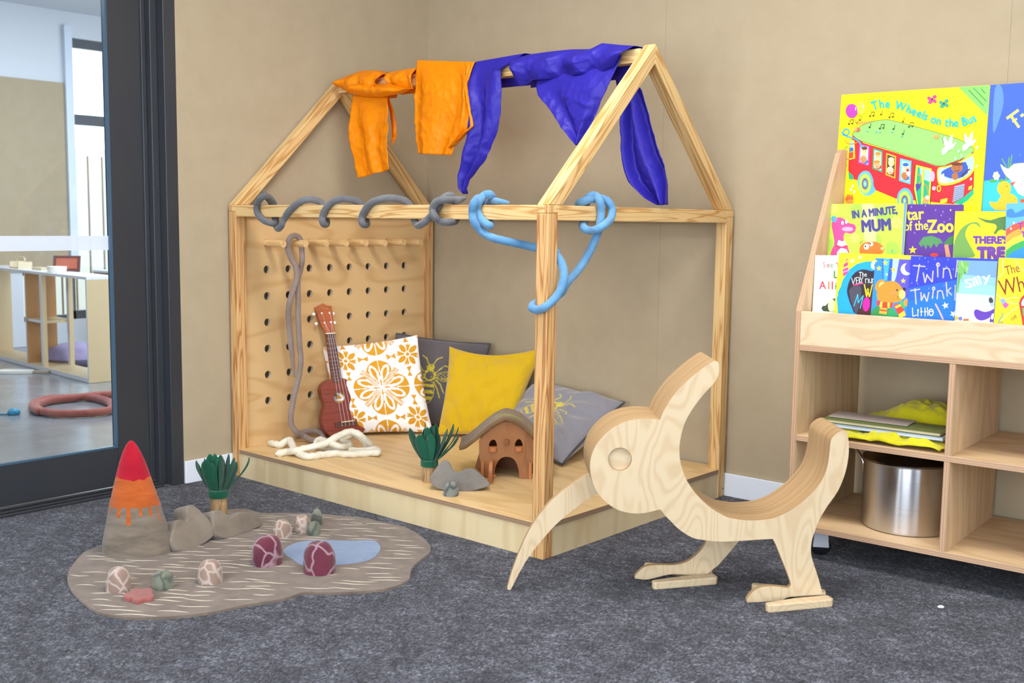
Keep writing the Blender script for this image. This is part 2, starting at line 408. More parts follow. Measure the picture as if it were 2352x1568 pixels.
# cabinet
def cabinet(o, ang, wd, dp, ht, label, divs, mat, name='storage_shelf'):
    t = thing(name, label, 'shelf', o); T = Matrix.Translation(V(o)) @ Matrix.Rotation(ang, 4, 'Z'); e = .018
    def pc(n, a, b, m=mat):
        mb = MB().box(a, b); mb.m[2] = 1; return mb.build(n, [m, paint('#d4d2d6', .4)], t, T)
    pc('end_panel', (0,0,0), (e,dp,ht-e)); pc('end_panel', (wd-e,0,0), (wd,dp,ht-e)); pc('top', (0,0,ht-e), (wd,dp,ht), paint('#d9dbe2', .35)); pc('base_board', (e,0,.0), (wd-e,dp,e+.01))
    for x, m in divs:
        if m: pc('divider', (x-e/2,0,e+.01), (x+e/2,dp,ht-e), m)
        else: pc('post', (x-.02,0,e+.01), (x+.02,.03,ht-e)); pc('post', (x-.02,dp-.03,e+.01), (x+.02,dp,ht-e))
    pc('shelf_board', (divs[0][0]+e/2, .01, ht*.48), (divs[1][0]-e/2 if len(divs) > 1 else wd-e, dp, ht*.48+e)); return t
CBW = paint('#cdb48a', .5); CBE = paint('#d9cbb8', .5)
P0 = V((-2.784, -.314, 0)); ang = math.atan2(.119, -1.562) - math.pi  # runs towards -x
T0 = (-2.784-1.9*math.cos(ang), -.314-1.9*math.sin(ang), 0)
cab = cabinet(T0, ang, 1.9, .215, .688, 'white topped open wooden shelf unit standing on the concrete floor', ((.87, paint('#a8763f', .5)), (1.15, None)), CBW)
cabinet((-4.9, .85, 0), .1, 1.3, .3, .62, 'lower wooden shelf unit seen through the open shelf unit', ((.6, CBE),), paint('#b99c78', .6))
def onc(x, y): return atz(x, y, .688)
def seat(mb, name, mat, lab, cat, **k): return tag(mb.build(name, mat, **k), lab, cat)
p = onc(131, 625); c = MB().lathe([(.0,0),(.055,0),(.062,.012),(.065,.04),(.06,.04),(.055,.012),(0,.01)], 24, T=Matrix.Translation(p))
seat(c, 'bowl', paint('#ece6da', .5), 'small white bowl on the shelf unit beyond the glass door', 'bowl', smooth=40)
p = onc(48, 616); t = thing('wooden_tray', 'pale wooden tray with a carrying handle on the far shelf unit', 'tray', p); T = Matrix.Translation(p)@Matrix.Rotation(-.1, 4, 'Z'); TW = paint('#d8c6a6', .5)
MB().box((-.09,-.05,0), (.09,.05,.012)).build('base', TW, t, T)
for s in (-1, 1): MB().box((-.09+.084*(s+1),-.05,.012), (-.078+.084*(s+1),.05,.05)).build('side', TW, t, T)
MB().tube(spline([(-.084,0,.05),(-.08,0,.075),(0,0,.083),(.08,0,.075),(.084,0,.05)]), .006, 8, closed=False).build('handle', TW, t, T, smooth=60)
p = onc(152, 623); t = thing('picture_board', 'dark red picture board standing on the far shelf unit', 'picture', p); T = Matrix.Translation(p)@Matrix.Rotation(.9, 4, 'Z')@Matrix.Rotation(-.35, 4, 'X')
MB().box((-.09,0,0), (.09,.012,.115)).build('board', paint('#5a2a26', .5), t, T); MB().box((-.07,-.002,.02), (.07,0,.095)).build('picture', paint('#a4513a', .5), t, T)
p = onc(93, 620); seat(MB().box((-.07,-.03,0),(.07,.03,.02), T=Matrix.Translation(p)), 'wooden_block', TW, 'flat wooden block beside the tray on the far shelf unit', 'block')
PINK = felt('felt_rose', '#a9655c', '#8d4b47', 30)
P = [atz(x, y, .022) for x, y in ((90,944),(75,935),(80,925),(110,916),(160,913),(205,912),(240,919),(258,930),(250,942),(210,948),(165,950),(120,948),(88,940),(84,929),(120,919),(170,914),(215,908),(260,905),(300,898))]
seat(MB().tube(spline(P, 6), .022, 10, wob=.3), 'felt_rope', PINK, 'rose felt rope coiled in a ring on the concrete floor', 'rope', smooth=180)
p = atz(32, 951, .0); t = thing('pull_toy', 'small blue toy with a string on the concrete floor', 'toy', p)
MB().lathe([(0,0),(.03,.0),(.034,.012),(.02,.03),(0,.032)], 16, T=Matrix.Translation(p)).build('body', paint('#2f86a8', .5), t, smooth=60)
MB().tube(spline([p+V((-.02,0,.01)), atz(15,951,.005), atz(-15,951,.005), atz(-40,956,.005)]), .005, 8).build('string', paint('#2c79a0', .7), t, smooth=180)
p = atz(45, 856, 0); t = thing('serving_paddle', 'white flat paddle lying in front of the far shelf unit', 'paddle', p); T = Matrix.Translation(p)@Matrix.Rotation(.75, 4, 'Z')
MB().prism(spline2([(-.13,-.05),(.05,-.05),(.09,-.02),(.09,.02),(.05,.05),(-.13,.05)], 3), 0, .018).build('blade', paint('#e2ddd6', .5), t, T); MB().box((.08,-.015,.002),(.2,.015,.016)).build('handle', paint('#b8a58c', .5), t, T)
p = atz(134, 777, .03); q = MB().lathe([(0,0),(.16,0),(.22,.05),(.2,.12),(.1,.15),(0,.155)], 20, T=Matrix.Translation(V((-3.75,-.02+.12,.0)))); seat(q, 'floor_cushion', felt('lilac_cloth', '#a79cbc', '#8f86a8'), 'lilac floor cushion behind the open shelf unit', 'cushion', smooth=60)
# ================================================================= play house
xo, yo, Lh, Wh, pw, H, Zr, zd = .014, .0169, 1.6924, 1.1359, .0478, 1.13, 1.6893, .1164
fr, bk = -(yo+Wh), -yo; md = (fr+bk)/2; xb = xo+Lh
house = thing('play_house', 'pine play house frame with pitched open roof, pegboard side and plywood floor', 'play house', (xo+Lh/2, md, 0))
def bar(name, o, xdir, ydir, boxes, mat=PINE, bevel=.003):
    mb = MB()
    for a, b in boxes: mb.box(a, b)
    return mb.build(name, mat, house, frame(o, xdir, ydir), bevel=bevel)
TH = .026
# posts: local x up, y, z
for (px_, py_, sx, sy) in ((xo, fr, 1, 1), (xb, fr, -1, 1), (xb, bk, -1, -1), (xo, bk, 1, -1)):
    # outer corner at (px_,py_); body inward
    o = V((px_, py_, 0)); mb = MB()
    xs = sorted((0, sx*pw)); ys = sorted((0, sy*pw)); xt = sorted((0, sx*.017)); yt = sorted((0, sy*.028))
    T = frame(o, (0,0,1), (1,0,0))   # local (x,y,z) -> (up, X, Y)
    mb.box((0, xs[0], ys[0]), (H-TH, xs[1], ys[1])); mb.box((H-TH, xt[0], yt[0]), (H, xt[1], yt[1]))
    mb.build('post', PINE2 if px_ == xo or py_ == fr else PINE, house, T, bevel=.003)
def beam(a, b, along, lo, sa, sb):
    # along 'x' or 'y'; square beam with half lap lips on both ends
    if along == 'x': T = frame((a, lo, H-pw), (1,0,0), (0,1,0)); n = b-a
    else: T = frame((lo, a, H-pw), (0,1,0), (-1,0,0)); n = b-a
    w0, w1 = (0, pw) if along == 'x' else (-pw, 0)
    mb = MB(); mb.box((pw, w0, 0), (n-pw, w1, pw)); mb.box((sa, w0, pw-TH), (pw, w1, pw)); mb.box((n-pw, w0, pw-TH), (n-sb, w1, pw))
    mb.build('beam', PINE, house, T, bevel=.0025)
beam(xo, xb, 'x', fr, .017, .017); beam(xo, xb, 'x', bk-pw, .017, .017)
beam(fr, bk, 'y', xb-pw, .028, .028); beam(fr, bk, 'y', xo, .028, .028)
run = math.hypot(Wh/2, Zr-H); c, s = Wh/2/run, (Zr-H)/run
for gx in (xo, xb-pw):
    for sg in (1, -1):
        y0 = fr if sg > 0 else bk
        pts = [(0, 0), (run, 0), (run-pw*s/c, -pw), (pw*c/s, -pw)]
        T = frame((gx, y0, H), (0, sg*c, s), (-sg, 0, 0))     # local z = outward normal
        if sg > 0: mb = MB().prism([(u, v) for u, v in pts], 0, pw, fr=lambda u, v, w: V((u, -w, v)))
        else: mb = MB().prism([(u, v) for u, v in pts], 0, pw, fr=lambda u, v, w: V((u, w, v)))
        mb.build('rafter', PINE, house, T, bevel=.003)
ZT = Zr-.014
bar('ridge_beam', (xo+pw, md-pw/2, ZT-pw), (1,0,0), (0,1,0), [((0,0,0), (Lh-2*pw, pw, pw))])
# deck, notched round the posts
q = pw; x0, x1, y0, y1 = 0, Lh, 0, Wh
nt = [(q,0),(Lh-q,0),(Lh-q,q),(Lh,q),(Lh,Wh-q),(Lh-q,Wh-q),(Lh-q,Wh),(q,Wh),(q,Wh-q),(0,Wh-q),(0,q),(q,q)]
MB().prism(nt, 0, .018, 0, 1).build('platform', [DECKW, plyedge('deck_edge', '#a98d70', '#94785f', '#5f4a3c')], house, Matrix.Translation((xo, fr, zd-.018)), bevel=.0015)
hk = zd-.018
MB().box((0,0,0), (Lh-2*q, .018, hk)).build('apron_board', KICKW, house, frame((xo+q, fr+.003, 0), (1,0,0), (0,1,0)))
MB().box((0,0,0), (Lh-2*q, .018, hk)).build('apron_board', KICKW, house, frame((xo+q, bk-.021, 0), (1,0,0), (0,1,0)))
MB().box((0,-.018,0), (Wh-2*q, 0, hk)).build('apron_board', KICKW, house, frame((xb-.021, fr+q, 0), (0,1,0), (-1,0,0))).location
MB().box((0,-.018,0), (Wh-2*q, 0, hk)).build('apron_board', KICKW, house, frame((xo+.003, fr+q, 0), (0,1,0), (-1,0,0)))
# pegboard: local x = world y, local y = world z, thickness along world x
XP = .046; py0, py1 = fr+pw, bk-pw
def panel():
    W_, Hh = py1-py0, H-pw-zd; mb = MB()
    cols = [-.990+.1135*i-py0 for i in range(8)]; rows = [.974-.112*j-zd for j in range(8)]; R = .0168; N = 20
    rows = [r for r in rows if r > .1]
    rect = [(0,0),(W_,0),(W_,Hh),(0,Hh)]
    holes = [[(a+R*math.cos(2*math.pi*k/N), b+R*math.sin(2*math.pi*k/N)) for k in range(N)] for a in cols for b in rows]
    mb.prism([rect]+holes, -.018, 0, 0, 1)
    return mb
peg = panel().build('pegboard', [PEGW, paint('#cfb596', .5)], house, frame((XP, py0, zd), (0,1,0), (0,0,1)))
for i in range(8):
    y = -.990+.1135*i; ln = .118 + random.uniform(-.004, .004)
    MB().tube([(-.02,0,0),(-.01,0,0),(ln-.002,0,0),(ln,0,0)], lambda t: .0155 if t < .95 else .0148, 20, round_=False).build('dowel_peg', DOWEL, house, frame((XP, y, .974), (1,0,.02*random.uniform(-1,1)), (0,1,0)), smooth=40)
_s = atx(1660, 1121.5, xb); MB().cyl((xb-.002, _s.y, _s.z), (xb+.0012, _s.y, _s.z), .0034, 12).build('screw_head', CHAR, house)
# ================================================================= ropes
def rope(name, P, r, mat, label, wob=.22, n=7, taper=(.02,.02)):
    pts = spline(P, n); a, b = taper
    def rad(t): return r*min(1, .3+.7*min(1, t/a) if a else 1, .3+.7*min(1, (1-t)/b) if b else 1)
    o = MB().tube(pts, rad, 14, wob=wob).build(name, mat, smooth=180); return tag(o, label, 'rope')
G = felt('felt_grey', '#77787c', '#5d5e63', 40); BL = felt('felt_sky_blue', '#6e9dc0', '#5685ac', 40); TP = felt('felt_taupe', '#a1918a', '#8b7b73', 40); CRM = felt('felt_cream', '#efeadb', '#dbd3bd', 40)
r = .0128
F_, M_, B_ = fr-r-.001, fr+pw/2, fr+pw+r+.001; F2 = fr-3*r; F15 = fr-2*r
def ys(L): return [aty(a, b, Y) for a, b, Y in L]
gp = [(605,437,M_),(611,450,M_),(622,464,B_),(630,490,B_),(634,512,M_),(622,512,F_-.004),(604,505,F_),(591,488,F_),(591,468,F_),(602,453,F15),(616,452,M_),(630,470,B_+.01),(632,505,B_+.01),(637,524,M_),(645,520,F15+.004),(652,504,F_),(666,482,F_),(690,463,F_+.01),(715,458,M_),(740,468,B_),(748,497,B_),(750,514,M_),(742,513,F_),(741,496,F_),(752,473,F_),(772,460,F_+.012),(798,457,M_),(826,466,B_),(838,497,B_),(842,515,M_),(832,513,F_),(832,496,F_),(846,472,F_),(868,459,F_+.012),(900,455,M_),(936,465,B_),(948,494,B_),(958,516,M_),(968,515,F_),(984,502,F_),(998,487,F_),(1008,470,F_),(1018,456,F_+.006),(1032,449,M_),(1044,457,B_),(1050,486,B_),(1046,506,M_),(1032,510,F_),(1012,508,F_),(998,496,F2),(994,478,F2),(1004,463,F2),(1022,459,F15),(1040,459,M_),(1056,459,M_),(1069,454,M_)]
rope('felt_rope', ys(gp), r, G, 'grey felt rope wound in a spiral along the long front beam', taper=(.025,.02))
r2 = .0134; XF = xb+r2+.001; XB_ = xb-pw-r2-.001; XM = xb-pw/2
def xs_(L): return [atx(a, b, X) for a, b, X in L]
bp = ys([(1168,465,M_),(1146,462,M_),(1126,464,B_),(1116,488,B_),(1126,514,M_),(1122,517,F_),(1106,504,F_),(1096,484,F_),(1100,465,F_),(1112,449,M_-.01),(1126,447,M_),(1133,462,B_+.012),(1128,490,B_+.012),(1112,470,B_+.012),(1101,455,M_+.006),(1089,466,F2),(1085,488,F2),(1089,510,F2),(1105,530,F_),(1132,546,F_+.01),(1180,557,fr+.03),(1215,565,B_)]) \
   + [V((xb-pw*.6, B_+.004, aty(1250,576,B_).z))] + ys([(1277,584,B_+.004),(1290,604,B_+.004)]) + xs_([(1296,634,XF+.014),(1288,664,XF+.012),(1272,688,XF+.004)]) \
   + ys([(1253,704,F_-.004),(1236,711,F_),(1222,707,F_+.004)]) + [V((xb-pw-r2-.002, fr+.012, aty(1217,699,fr).z)), V((xb-pw-r2, fr+.04, aty(1222,694,fr).z)), V((xb-pw+.01, B_+.004, aty(1235,690,fr).z))] \
   + [V((xb-.004, B_+.014, atx(1285,672,xb).z))] + xs_([(1302,650,xb),(1332,615,xb-.01),(1355,576,xb-.005),(1371,540,xb+.006),(1378,515,XF),(1381,488,XF),(1378,463,XF),(1365,448,XM+.01),(1350,455,XM),(1345,475,XB_),(1345,500,XB_),(1338,516,XM),(1344,526,XF-.004),(1362,529,XF),(1385,519,XF+2.0*r2),(1402,503,XF+1.6*r2),(1406,483,XF+r2),(1398,465,XF+.4*r2),(1382,456,XM+.02),(1360,457,XM+2.2*r2*.3),(1338,463,XM),(1322,472,XB_)])
rope('felt_rope', bp, r2, BL, 'sky blue felt rope knotted round both beams and looped round the near corner post', taper=(.03,.01))
rt = .0122; XT = .125
tp = xs_([(676,864,XT-.02),(669,800,XT-.015),(663,735,XT-.01),(664,700,XT),(673,668,XT),(681,640,XT+.012),(680,614,XT+.014),(668,592,XT),(661,566,XT),(666,547,XT),(678,541,XT),(689,549,XT),(693,572,XT),(694,597,XT),(690,620,XT-.014),(684,645,XT-.014),(685,690,XT-.01),(685,730,XT),(688,790,XT),(691,826,XT),(687,861,XT),(680,890,XT),(674,915,XT),(669,946,XT)])
zq = zd+rt
tp += xs_([(668,966,XT),(671,979,XT+.002),(680,990,XT+.008)]) + [atz(697,1001,zq+.014), atz(719,1011,zq), atz(736,1010,zq)]
tp += xs_([(742,1003,.13),(736,995,.10),(720,989,.082),(700,992,.075),(686,998,.073),(677,1003,.073)])
rope('felt_rope', tp, rt, TP, 'taupe felt rope looped over a peg and hanging down the pegboard', taper=(.03,.02))
cr_ = .0143
cp = [(617,1015,.0),(630,1019,0),(644,1021,.0),(655,1014,.012),(665,1011,.018),(671,1021,.012),(677,1034,.004),(689,1043,0),(706,1048,0),(723,1047,0),(746,1043,0),(772,1041,0),(804,1043,0),(830,1041,0),(855,1039,.002),(869,1038,.006),(860,1032,.004),(835,1035,0),(804,1034,0),(770,1031,0),(742,1028,.002),(728,1017,.02),(735,1010,.034),(750,1015,.034),(768,1021,.03),(786,1026,.02),(799,1026,.012),(802,1019,.016),(786,1013,.022),(795,1005,.034),(812,997,.048),(830,1006,.04),(846,1023,.012),(852,1024,.008),(842,1013,.034),(826,998,.066),(806,991,.076),(786,997,.066),(766,1007,.052),(747,1018,.036),(727,1024,.03),(702,1030,.02),(680,1034,.016),(661,1037,.002),(647,1040,0),(634,1042,0)]
rope('felt_rope', [atz(a, b, zd+cr_*.97+z) for a, b, z in cp], cr_, CRM, 'cream felt rope lying in a loose tangle on the play house floor', wob=.6, taper=(.012,.012))
# ================================================================= silks over the ridge
YF, YB = md-pw/2-.006, md+pw/2+.006
def loft(top, bot, y0, y1=None, bulge=.0, fold=.0, nf=5., seed=0., nu=48, nv=44, over=0., edges=None, mb=None, tight=False):
    top = [(p[0], p[1]) for p in top]; bot = [(p[0], p[1]) for p in bot]; y1 = y0 if y1 is None else y1
    def at(L, u):
        d = [0.]
        for i in range(1, len(L)): d.append(d[-1]+math.hypot(L[i][0]-L[i-1][0], L[i][1]-L[i-1][1]))
        t = u*d[-1]
        for i in range(1, len(L)):
            if t <= d[i]+1e-9:
                k = (t-d[i-1])/max(d[i]-d[i-1], 1e-9); return (L[i-1][0]+(L[i][0]-L[i-1][0])*k, L[i-1][1]+(L[i][1]-L[i-1][1])*k)
        return L[-1]
    nvo = 6 if over else 0
    def fn(u, v):
        j = v*(nv-1)
        if edges is None: a, b = at(top, u), at(bot, u)
        else: a, b = None, None
        jj = max(0, j-nvo)/(nv-1-nvo); vv = jj
        if edges is None: x, y = a[0]+(b[0]-a[0])*vv, a[1]+(b[1]-a[1])*vv
        else: a, b = at(top, vv), at(bot, vv); x, y = a[0]+(b[0]-a[0])*u, a[1]+(b[1]-a[1])*u
        Y = y0+(y1-y0)*vv
        P = aty(x, y, Y)
        w = 1. if edges is None else vv
        d = bulge*math.sin(math.pi*vv)*-1
        g = min(1, vv*3)
        d += -fold*g*(.5+.5*math.sin(nf*math.pi*u+2.2*noise.noise((u*2+seed, vv*1.5, seed))+seed)) * (1 if not tight else math.sin(math.pi*u))
        d += .006*g*noise.noise((P.x*12+seed, P.z*6, seed))
        d -= .0045*g*(1-abs(noise.noise((P.x*13+P.z*8, P.z*11-P.x*6, seed+4))))**5
        d -= .0035*g*(1-abs(noise.noise((P.x*22-P.z*17, P.z*20+P.x*9, seed+9))))**6
        sg = 1 if y0 < md else -1
        P = P + V((0, d*sg, 0))
        if j < nvo:
            k = (nvo-j)/nvo     # rows over the beam top to its far side
            ang = k*math.pi
            R = abs(y0-md)
            P = V((P.x, md-sg*R*math.cos(ang)*1.0, max(P.z, ZT+.004)+.0035*math.sin(ang))) if k < .75 else V((P.x, md+sg*R, ZT-.03-over*(k-.75)*4))
        return P
    return mb.grid(fn, nu, nv)
OS = silk('orange_silk', '#fd9000', '#ffa408'); BS = silk('blue_silk', '#332aa8', '#3c32b8')
o = MB()
loft(zp('3','918,338 960,312 1020,290 1085,270 1180,270 1235,296'), zp('3','922,392 985,430 1050,450 1130,462 1210,455 1262,440'), YF-.012, bulge=.03, fold=.014, nf=6, seed=1, over=.05, mb=o)
loft(zp('3','1090,360 1180,372 1290,366 1400,395 1470,405'), zp('3','1000,440 1130,466 1270,468 1400,440 1450,412'), YF-.03, bulge=.03, fold=.012, nf=3, seed=8, mb=o)
loft(zp('3','1280,286 1340,272 1440,256 1495,250'), zp('3','1302,372 1360,398 1420,408 1485,405'), YF-.006, bulge=.018, fold=.012, nf=4, seed=2, over=.04, mb=o)
loft(zp('3','1015,455 1005,600 1003,760 1020,880 1045,980 1068,1075'), zp('3','1272,462 1290,560 1300,700 1290,830 1300,920 1310,1010'), YF-.02, bulge=.0, fold=.016, nf=3.4, seed=3, edges=1, mb=o)
loft(zp('3','1262,455 1275,560 1290,700 1285,830'), zp('3','1282,460 1318,600 1328,760 1292,832'), YF+.035, bulge=.0, fold=.01, nf=2, seed=13, edges=1, nu=12, mb=o)
loft(zp('3','1496,193 1488,330 1482,500 1490,700 1508,892'), zp('3','1862,205 1872,330 1880,480 1868,640 1830,760 1775,905'), YF-.012, fold=.022, nf=3.2, seed=4, edges=1, over=.06, nu=64, nv=60, mb=o)
loft(zp('3','1855,205 1868,330 1878,480 1866,640 1832,740 1765,860'), zp('3','1928,206 1890,370 1928,540 1948,640 1955,690 1840,790'), YF-.02, fold=.03, nf=3.2, seed=5, edges=1, over=.04, nu=30, mb=o)
tag(o.build('silk_scarf', OS, solid=.0014, smooth=180), 'orange silk scarf twisted round the left end of the roof ridge', 'scarf')
o = MB()
loft(zp('4','226,206 190,300 186,400 212,560 190,760 155,940 140,1050 144,1155 178,1192'), zp('4','596,142 520,200 432,262 444,430 436,580 415,720 330,930 212,1085 184,1195'), YF-.012, fold=.03, nf=3.3, seed=6, edges=1, over=.05, nu=64, nv=70, mb=o)
loft(zp('4','545,170 650,148 760,132 880,118 960,112 1090,110 1180,66 1300,78 1420,86'), zp('4','550,300 580,388 690,345 770,342 860,330 960,310 1060,302 1180,292 1296,240'), YF-.012, bulge=.022, fold=.022, nf=7, seed=7, over=.06, nu=90, mb=o)
loft(zp('4','430,325 490,318 560,312'), zp('4','448,352 505,364 572,376'), YB, fold=.006, nf=2, seed=17, nu=14, nv=10, mb=o)
loft(zp('4','694,345 700,400 720,455 800,540 900,690 1000,808 1020,830'), zp('4','1335,150 1290,262 1240,380 1190,490 1130,620 1062,740 1030,830'), YF-.02, YF-.05, fold=.026, nf=2.7, seed=9, edges=1, nu=70, nv=60, mb=o)
loft(zp('4','1278,245 1288,460 1284,650 1300,860 1330,1010 1380,1110 1500,1225 1590,1275'), zp('4','1384,240 1430,330 1480,420 1556,720 1600,860 1646,980 1654,1120 1640,1272'), YB+.012, fold=.04, nf=4.2, seed=10, edges=1, over=.05, nu=60, nv=70, mb=o)
tag(o.build('silk_scarf', BS, solid=.0014, smooth=180), 'deep blue silk scarf draped over the right half of the roof ridge', 'scarf')
# ================================================================= cushions
def cloth_attr(name, rough=.85, sheen=.3, weave=260., bump=.1):
    t = NT(name); a = t.N('ShaderNodeAttribute', attribute_name='pattern')
    t.base(a.outputs['Color']).set(rough=rough, spec=.2, sheen=sheen)
    t.bump(t.noise(t.coord((weave,weave,weave)), 1., 2, .6), bump, .002); return t.m
COTTON = cloth_attr('printed_cotton', .9, .1); VELVET = cloth_attr('velvet', .8, .5, 120., .12)
PIPE = felt('piping_grey', '#555257', '#464348', 60)
def ell(x, y, cx, cy, a, b): return ((x-cx)/a)**2+((y-cy)/b)**2 < 1
def seg(x, y, ax, ay, bx, by):
    dx, dy = bx-ax, by-ay; t = max(0, min(1, ((x-ax)*dx+(y-ay)*dy)/(dx*dx+dy*dy))); return math.hypot(x-ax-t*dx, y-ay-t*dy)
def tile_pat(U, W):
    Lp = 1.2; x = (U-.06+Lp/2) % Lp-Lp/2; y = (W+.02+Lp/2) % Lp-Lp/2
    x += .012*noise.noise((U*5, W*5, 1)); y += .012*noise.noise((U*5, W*5, 7))
    on = False; r = math.hypot(x, y); a = math.atan2(y, x)
    k = round(a/(math.pi/2)); b = a-k*math.pi/2; s, t = r*math.cos(b), r*math.sin(b)
    if r < .56:
        if ell(s, t, .315, 0, .235, .25) or (s < .3 and abs(t) < .74*s and s > .04): on = True
        for sg in (-1, 1):
            c_, s_ = math.cos(sg*.35), math.sin(sg*.35); p, q = s*c_+t*s_, -s*s_+t*c_
            if ell(p, q, .30, 0, .185, .082) or (p < .25 and abs(q) < .2*p): on = False
            if ell(p, q, .325, 0, .10, .042) or (.14 < p < .3 and abs(q) < .26*(p-.14)): on = True
        if s > .3 and abs(t) < .008: on = False
        dg = abs(s-abs(t))/1.414
        if .1 < r < .5 and dg < .055: on = (.008 < dg < .024) or (.034 < dg < .05)
    e = abs(abs(x)-Lp/2); f = abs(abs(y)-Lp/2); r2 = math.hypot(e, f)
    xx = x-math.copysign(Lp/2, x); yy = y-math.copysign(Lp/2, y); a2 = math.atan2(yy, xx)+.2; r2 = math.hypot(xx, yy)
    if r2 < .25:
        bb = abs((a2+math.pi/8) % (math.pi/4)-math.pi/8); big = round(a2/(math.pi/4)) % 2 == 0
        on = (.06 < r2 < (.2+.02*math.cos(bb*40) if big else .235)) and r2*math.sin(bb) < ((.012+.28*(r2-.06)) if big else .022+.03*math.sin((r2-.06)/.175*math.pi))
        if r2 < .035: on = True
    for (cx, cy, ax) in ((.6, .27, 0), (.27, .6, 1)):
        for q in (1, -1):
            p, w = (abs(x)-cx, abs(y)-cy) if ax == 0 else (abs(y)-cx if 0 else abs(y)-cy, abs(x)-cx)
            if -.09 < w*q < .09 and abs(p) < .006+.05*max(0, w*q)/.09*1.: on = True
    return on
def c_tile(U, W):
    return lin('#d4982a') if tile_pat(U/1.1, W/1.1) else lin('#f4f1f0')
def bee(x, y):
    # x,y in bee space, body along y, about -1..1
    X = abs(x); h = noise.noise((x*16, y*16, 3.)); ln = .5+.5*math.sin(y*95+3*h)
    if ell(X, y, 0, .52, .15, .12): return h > -.28
    if ell(X, y, 0, .22, .24, .23): return (not ell(X, y, 0, .21, .16, .15)) and h > -.2 or h > .38
    if ell(X, y, 0, -.42, .27, .46):
        return (math.sin(y*26) > -.1 and h > -.3) or not ell(X, y, 0, -.42, .245, .44)
    for a in ((.07,.6,.2,.86),(.2,.86,.36,.94)):
        if seg(X, y, *a) < .018: return True
    for a in ((.2,.3,.5,.62),(.5,.62,.62,.6),(.2,.1,.45,-.1),(.45,-.1,.62,-.42),(.18,.0,.36,-.3),(.36,-.3,.5,-.62)):
        if seg(X, y, *a) < .02: return h > -.35
    for (an, l) in ((.18,.95),(.02,.85),(-.14,.7)):
        px_, py_ = X-.2, y-.2; p, q = px_*math.cos(an)+py_*math.sin(an), -px_*math.sin(an)+py_*math.cos(an)
        if 0 < p < l and abs(q) < .13*math.sin(math.pi*min(1, p/l))**.6:
            return abs(abs(q)-.13*math.sin(math.pi*min(1, p/l))**.6) < .016 or (math.sin(q*110+p*6) > .72 and h > -.1)
    return False
def pillow(name, c, thick, colfn, mat, label, pin=.055, top=None, n=None, res=120, pipe=None, seed=0., wr=.006, ridge=None):
    P00, P10, P11, P01 = [V(p) for p in c]
    nrm = ((P10-P00)+(P11-P01)).cross((P01-P00)+(P11-P10)).normalized()
    root = thing(name, label, 'cushion', (P00+P10)/2)
    def base(U, W):
        w2 = 1-(1-abs(W))*0; a = U*(1-pin*(1-W*W)); b = W*(1-(top if top and W > 0 else min(pin, .055))*(1-U*U)); u, v = (a+1)/2, (b+1)/2
        return P00*(1-u)*(1-v)+P10*u*(1-v)+P11*u*v+P01*(1-u)*v
    def surf(sg):
        def fn(i, j):
            U, W = math.sin((i-.5)*math.pi)*.35+(2*i-1)*.65, math.sin((j-.5)*math.pi)*.35+(2*j-1)*.65
            k = max(0, (1-U*U)*(1-W*W)); h = thick*k**.38
            h += (wr*noise.noise((U*3+seed, W*3, sg)) + wr*1.4*abs(noise.noise((U*2+seed, W*2+U*1.5, 4)))*(max(abs(U), abs(W))))*min(1, k*8)
            if ridge: h += ridge(U, W)*min(1, k*6)
            return base(U, W)+nrm*h*sg
        return fn
    mb = MB(); f1 = surf(1); f2 = surf(-1); mb.c = []
    mb.grid(f1, res, res)
    for j in range(res):
        for i in range(res):
            a, b = i/(res-1), j/(res-1)
            U, W = math.sin((a-.5)*math.pi)*.35+(2*a-1)*.65, math.sin((b-.5)*math.pi)*.35+(2*b-1)*.65
            mb.c.append(colfn(U, W))
    mb.grid(f2, res//3, res//3)
    mb.c += [colfn(.97, .97) if name != 'printed_cushion' else lin('#f4f1f0')]*((res//3)**2)
    mb.build('cover', mat, root, smooth=60)
    if pipe:
        L = [(t, -1) for t in [i/14-1 for i in range(28)]]+[(1, i/14-1) for i in range(28)]+[(1-i/14, 1) for i in range(28)]+[(-1, 1-i/14) for i in range(28)]
        MB().tube([base(a, b) for a, b in L], .0052, 8, closed=True).build('piping', pipe, root, smooth=180)
    return root
def tilt_plane(A, B, lean):
    e = (B-A); e.z = 0; e.normalize(); nh = V((e.y, -e.x, 0)); n = nh*math.cos(lean)+V((0,0,math.sin(lean))); return n, n.dot(A)
A, B = V((.136,-.690,zd+.004)), V((.394,-.352,zd+.004)); n_, d_ = tilt_plane(A, B, .2)
pillow('printed_cushion', [A, B+V((.006,.004,0)), hit(959,769,n_,d_), hit(739,796,n_,d_)], .058, c_tile, COTTON, 'white cushion with a mustard tile flower print, leaning on the pegboard behind the ukulele', res=210, pin=.05)
SC = 1.
def c_bee(cx, cy, sc, rot, bgc, fg):
    def fn(U, W):
        c0, s0 = math.cos(rot), math.sin(rot); x, y = U-cx, W-cy; x, y = (x*c0+y*s0)/sc, (-x*s0+y*c0)/sc
        return lin(fg) if abs(x) < 1.3 and abs(y) < 1.05 and bee(x, y) else lin(bgc)
    return fn
A, B = V((.100,-.352,zd+.004)), V((.452,-.147,zd+.004)); n_, d_ = tilt_plane(A, B, .19)
pillow('bee_cushion', [A, B, hit(1126,790,n_,d_), hit(911,766,n_,d_)], .05, c_bee(-.12, .02, .62, .0, '#5e585b', '#cdbb3a'), VELVET, 'dark grey cushion with a yellow bee, standing between the printed and the mustard cushions', res=170, pipe=PIPE, seed=3)
A, B = V((.449,-.372,zd+.004)), V((.735,-.205,zd+.004)); n_, d_ = tilt_plane(A, B, .3)
